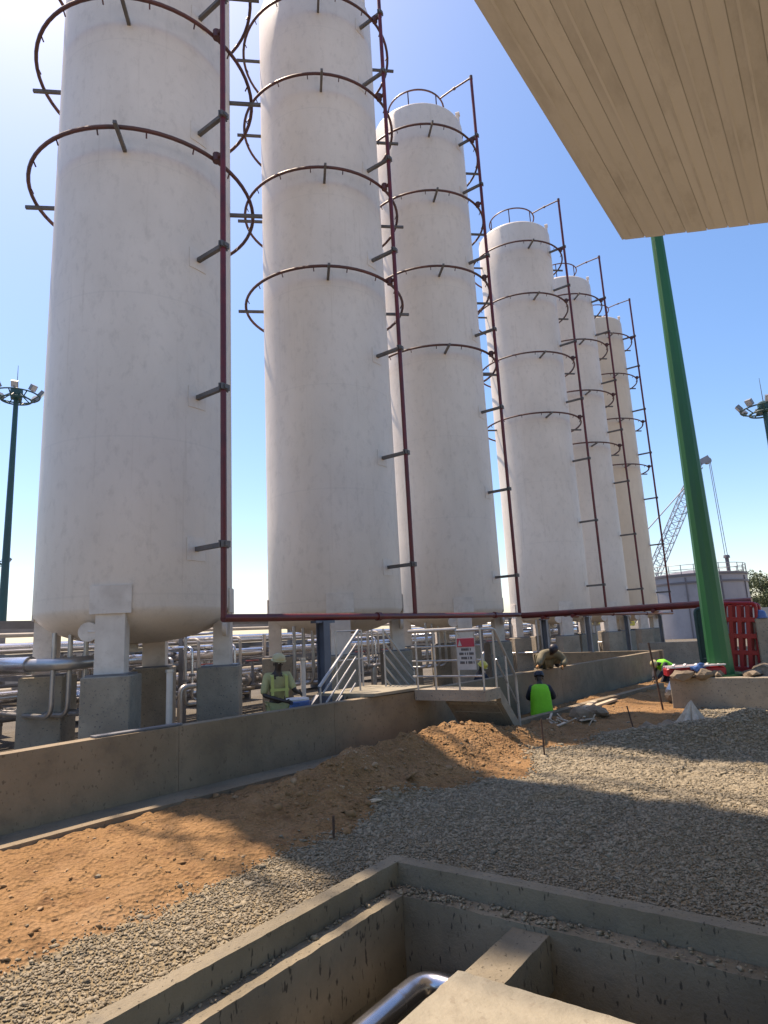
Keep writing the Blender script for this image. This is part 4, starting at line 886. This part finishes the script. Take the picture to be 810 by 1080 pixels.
def person(label, loc, rz, J, top, vest=None, helm=M_HELY, sleeves=True, boots=M_BLACK, trousers=None, gloves=None, face=(0, -1, 0), bulk=0.0):
    """J: joint -> position; pose in local metres, facing -Y"""
    t = thing('person', label, 'person', loc, rz, None)
    V_ = []; E_ = []; Rd = []; idx = {}
    def add(k, p, r_, link=None):
        idx[k] = len(V_); V_.append(tuple(p)); Rd.append(r_)
        if link: E_.append((idx[link], idx[k]))
    add('pelvis', J['pelvis'], JR['pelvis']); add('waist', J['waist'], JR['waist'], 'pelvis'); add('chest', J['chest'], JR['chest'], 'waist')
    add('neck', J['neck'], JR['neck'], 'chest')
    hd = (Vector(J['head'])-Vector(J['neck'])).normalized(); f = Vector(face).normalized(); hc = Vector(J['head'])
    add('jaw', hc-hd*0.07+f*0.025, (.062, .07), 'neck'); add('head', hc+hd*0.02, (.076, .09), 'jaw'); add('crown', hc+hd*0.085, (.062, .075), 'head')
    for s_ in ('L', 'R'):
        add('sh'+s_, J['sh'+s_], JR['sh'], 'chest'); add('el'+s_, J['el'+s_], JR['el'], 'sh'+s_); add('wr'+s_, J['wr'+s_], JR['wr'], 'el'+s_)
        a = (Vector(J['wr'+s_])-Vector(J['el'+s_])).normalized(); b = a.cross(Vector((0.3, 1, 0.2))).normalized(); c = a.cross(b)
        w0 = Vector(J['wr'+s_]); add('palm'+s_, w0+a*0.06, (.034, .02), 'wr'+s_)
        for q in range(4):
            ln = (.075, .085, .08, .062)[q]; base = w0+a*0.095+b*(0.027-0.018*q)
            add(f'f{q}a{s_}', base, .0095, 'palm'+s_); add(f'f{q}b{s_}', base+a*ln*.55+c*.012, .0085, f'f{q}a{s_}'); add(f'f{q}c{s_}', base+a*ln*.85+c*.036, .0075, f'f{q}b{s_}')
        tb = w0+a*0.045+b*0.034; add('t1'+s_, tb, .011, 'palm'+s_); add('t2'+s_, tb+a*0.04+b*0.022+c*.01, .009, 't1'+s_)
        add('hip'+s_, J['hip'+s_], JR['hip'], 'pelvis'); add('kn'+s_, J['kn'+s_], JR['kn'], 'hip'+s_); add('an'+s_, J['an'+s_], JR['an'], 'kn'+s_); add('toe'+s_, J['toe'+s_], JR['toe'], 'an'+s_)
    body = skin_mesh('body', V_, E_, Rd, M_SKIN, t)
    # face features
    side_ = f.cross(hd).normalized(); fm = MB()
    fm.rock(hc+f*0.098-hd*0.012, (.014, .014, .022), 1, 1, .05); fm.smooth = True; part('nose', fm, M_SKIN, t)
    for k in (-1, 1):
        e = MB().rock(hc+f*0.078+side_*k*0.032+hd*0.012, (.013, .013, .009), 2, 1, .0); e.smooth = True; part('eye', e, M_EYE, t)
        e = MB().rock(hc+side_*k*0.083-hd*0.01, (.014, .02, .032), 3, 1, .0); e.smooth = True; part('ear', e, M_SKIN, t)
    # shirt or coverall
    def sub(names, links, grow):
        vs = [V_[idx[k]] for k in names]; es = [(names.index(a), names.index(b)) for a, b in links]
        return vs, es, [tuple(q+grow for q in r_) if isinstance(r_, tuple) else r_+grow for r_ in (Rd[idx[k]] for k in names)]
    nm = ['pelvis', 'waist', 'chest', 'shL', 'shR', 'elL', 'elR']; lk = [('pelvis', 'waist'), ('waist', 'chest'), ('chest', 'shL'), ('chest', 'shR'), ('shL', 'elL'), ('shR', 'elR')]
    if sleeves: nm += ['wrL', 'wrR']; lk += [('elL', 'wrL'), ('elR', 'wrR')]
    vs, es, rs = sub(nm, lk, 0.022+bulk); skin_mesh('shirt', vs, es, rs, top, t)
    nm = ['pelvis', 'hipL', 'hipR', 'knL', 'knR', 'anL', 'anR']; lk = [('pelvis', 'hipL'), ('pelvis', 'hipR'), ('hipL', 'knL'), ('hipR', 'knR'), ('knL', 'anL'), ('knR', 'anR')]
    vs, es, rs = sub(nm, lk, 0.024+bulk); skin_mesh('trousers', vs, es, rs, trousers or top, t)
    for s_ in ('L', 'R'):
        vs, es, rs = sub(['an'+s_, 'toe'+s_], [('an'+s_, 'toe'+s_)], 0.022); skin_mesh('boot', vs, es, rs, boots, t)
        if gloves:
            nm = ['wr'+s_, 'palm'+s_, 'f0b'+s_, 'f3b'+s_]; vs, es, rs = sub(nm, [('wr'+s_, 'palm'+s_), ('palm'+s_, 'f0b'+s_), ('palm'+s_, 'f3b'+s_)], 0.012); skin_mesh('glove', vs, es, rs, gloves, t)
    if vest:
        ax = (Vector(J['shL'])-Vector(J['shR'])).normalized(); sp_ = [Vector(J[k]) for k in ('pelvis', 'waist', 'chest')]; nk = Vector(J['neck'])
        d0 = (sp_[1]-sp_[0]).normalized(); cs = [sp_[0]-d0*0.10, sp_[0].lerp(sp_[1], .5), sp_[1].lerp(sp_[2], .5), sp_[2], sp_[2].lerp(nk, .5), sp_[2].lerp(nk, .8)]
        hw = (.265, .245, .225, .215, .195, .13); hd_ = (.205, .195, .185, .185, .15, .09); vm = MB(); n_ = 24; vs = []; fs = []; rr = random.Random(len(label))
        for q, c in enumerate(cs):
            t_ = (cs[min(q+1, 5)]-cs[max(q-1, 0)]).normalized(); fy = ax.cross(t_).normalized()
            for w in range(n_):
                a = 2*math.pi*w/n_; ca, sa = math.cos(a), math.sin(a); k = 1+(0.035*math.sin(5*a+q)+rr.uniform(-.015, .015))*(1.2-q*.2)
                vs.append(c + ax*(hw[q]*k*math.copysign(abs(ca)**.8, ca)) + fy*(hd_[q]*k*math.copysign(abs(sa)**.8, sa)))
        for q in range(5):
            for w in range(n_): ww = (w+1) % n_; fs.append((q*n_+w, q*n_+ww, (q+1)*n_+ww, (q+1)*n_+w))
        fs += [tuple(range(n_-1, -1, -1)), tuple(5*n_+w for w in range(n_))]
        vm.add(vs, fs); vm.smooth = True; part('vest', vm, vest, t)
    # hard hat: dome + brim, aligned with the head
    bk = .112 if helm is M_HELD else .132
    hm = MB().lathe([(bk, -.005), (bk+.002, .006), (.111, .014), (.116, .05), (.098, .09), (.06, .118), (.01, .128)], 22)
    q = Vector((0, 0, 1)).rotation_difference(hd); c = hc+hd*0.05
    hm.v = [tuple(q @ Vector(p) + c) for p in hm.v]; part('helmet', hm, helm, t)
    return t
def stand(fwd=0.0):
    return dict(pelvis=(0, 0, .93), waist=(0, -.02, 1.10), chest=(0, -.05, 1.32), neck=(0, -.06, 1.50), head=(0.0, -.10, 1.60),
                shL=(.19, -.05, 1.40), shR=(-.19, -.05, 1.40), elL=(.24, -.16, 1.13), elR=(-.25, -.02, 1.12), wrL=(.12, -.38, 1.10), wrR=(-.25, -.10, .88),
                hipL=(.10, 0, .87), hipR=(-.10, 0, .87), knL=(.11, -.03, .48), knR=(-.11, -.03, .48), anL=(.11, .02, .09), anR=(-.11, .02, .09), toeL=(.12, -.14, .05), toeR=(-.12, -.14, .05))
J1 = stand(); J1.update(head=(.01, -.085, 1.615), wrL=(.30, -.42, 1.12), elL=(.26, -.2, 1.15), wrR=(.06, -.36, 1.00), elR=(-.26, -.14, 1.10))
p = W(0.40, 3.62)
t1 = person('worker in faded yellow coverall and cream hard hat standing behind the bund wall', (p.x, p.y, 0.0), R(20), J1, M_YLIME, None, M_HELC, sleeves=False, face=(0.3, -1, -.15))
st_ = MB()
for x in (-.12, .12): st_.bar((x, -.235, 1.05), (x, -.225, 1.40), 0.05, 0.012); st_.bar((x, -.225, 1.40), (x*1.05, .05, 1.46), .05, .012)
st_.bar((-.16, -.232, 1.18), (.16, -.232, 1.18), 0.012, 0.045)
part('reflective_strap', st_, M_YSTRIP, t1)
KN = dict(pelvis=(0, 0.03, .50), waist=(0, 0, .66), chest=(0, -.03, .88), neck=(0, -.06, 1.03), head=(0, -.11, 1.11),
          shL=(.19, -.08, .92), shR=(-.19, -.08, .92), elL=(.26, -.20, .66), elR=(-.27, -.22, .66), wrL=(.12, -.42, .62), wrR=(-.12, -.42, .66),
          hipL=(.11, 0.0, .45), hipR=(-.11, 0, .45), knL=(.13, -.28, .09), knR=(-.13, -.28, .09), anL=(.12, .10, .08), anR=(-.12, .10, .08), toeL=(.12, .24, .05), toeR=(-.12, .24, .05))
SIT = dict(pelvis=(0, 0.02, .14), waist=(0, 0, .33), chest=(0, -.03, .58), neck=(0, -.06, .75), head=(0, -.10, .85),
           shL=(.20, -.03, .64), shR=(-.20, -.03, .64), elL=(.30, -.16, .40), elR=(-.30, -.18, .40), wrL=(.16, -.38, .40), wrR=(-.14, -.38, .44),
           hipL=(.12, -.04, .13), hipR=(-.12, -.04, .13), knL=(.17, -.38, .45), knR=(-.17, -.38, .45), anL=(.14, -.52, .09), anR=(-.14, -.52, .09), toeL=(.14, -.66, .05), toeR=(-.14, -.66, .05))
p = W(6.45, 5.86)
person('worker sitting back turned in a bright lime vest at the wall foot', (p.x, p.y, 0.0), R(180-14), SIT, M_NAVY, M_LIME, M_HELD, face=(0, -1, -.5))
J2 = dict(KN); J2.update(chest=(0, -.28, .72), waist=(0, -.12, .62), neck=(0, -.42, .76), head=(0, -.52, .76), shL=(.18, -.30, .74), shR=(-.18, -.30, .74), elL=(.2, -.45, .5), elR=(-.2, -.45, .5), wrL=(.1, -.6, .3), wrR=(-.1, -.6, .3))
person('worker bent double in lime vest and cream helmet near the far wall end', (8.97, 21.1, -0.10), R(-72), J2, M_NAVY, M_LIME, M_HELC, face=(0, -1, -.8))
J3 = dict(KN); p = W(6.35, 4.35)
person('worker in a yellow helmet crouching behind the bund wall, only the helmet showing', (p.x, p.y, 0.0), R(60), J3, M_NAVY, None, M_HELY, face=(0, -1, -.5))
# khaki figure sitting on the wall, bent forward with an arm reaching down
J4 = dict(pelvis=(0, .10, 1.13), waist=(0, .0, 1.24), chest=(0, -.20, 1.33), neck=(0, -.33, 1.38), head=(-.02, -.42, 1.42),
          shL=(.20, -.20, 1.33), shR=(-.20, -.22, 1.33), elL=(.36, -.30, 1.12), elR=(-.36, -.36, 1.20), wrL=(.20, -.44, 1.0), wrR=(-.52, -.50, 1.06),
          hipL=(.13, .06, 1.12), hipR=(-.13, .06, 1.12), knL=(.32, -.20, 1.32), knR=(-.30, -.20, 1.30), anL=(.24, -.02, 1.02), anR=(-.22, -.02, 1.02), toeL=(.26, -.15, .985), toeR=(-.24, -.15, .985))
p = W(8.55, 5.22)
person('worker in khaki coverall hunched on top of the bund wall reaching down with tan gloves', (p.x, p.y, 0.0), R(15), J4, M_KHAKI, None, M_HELD, gloves=M_ORANGE, face=(0, -1, -1.2), bulk=.035)
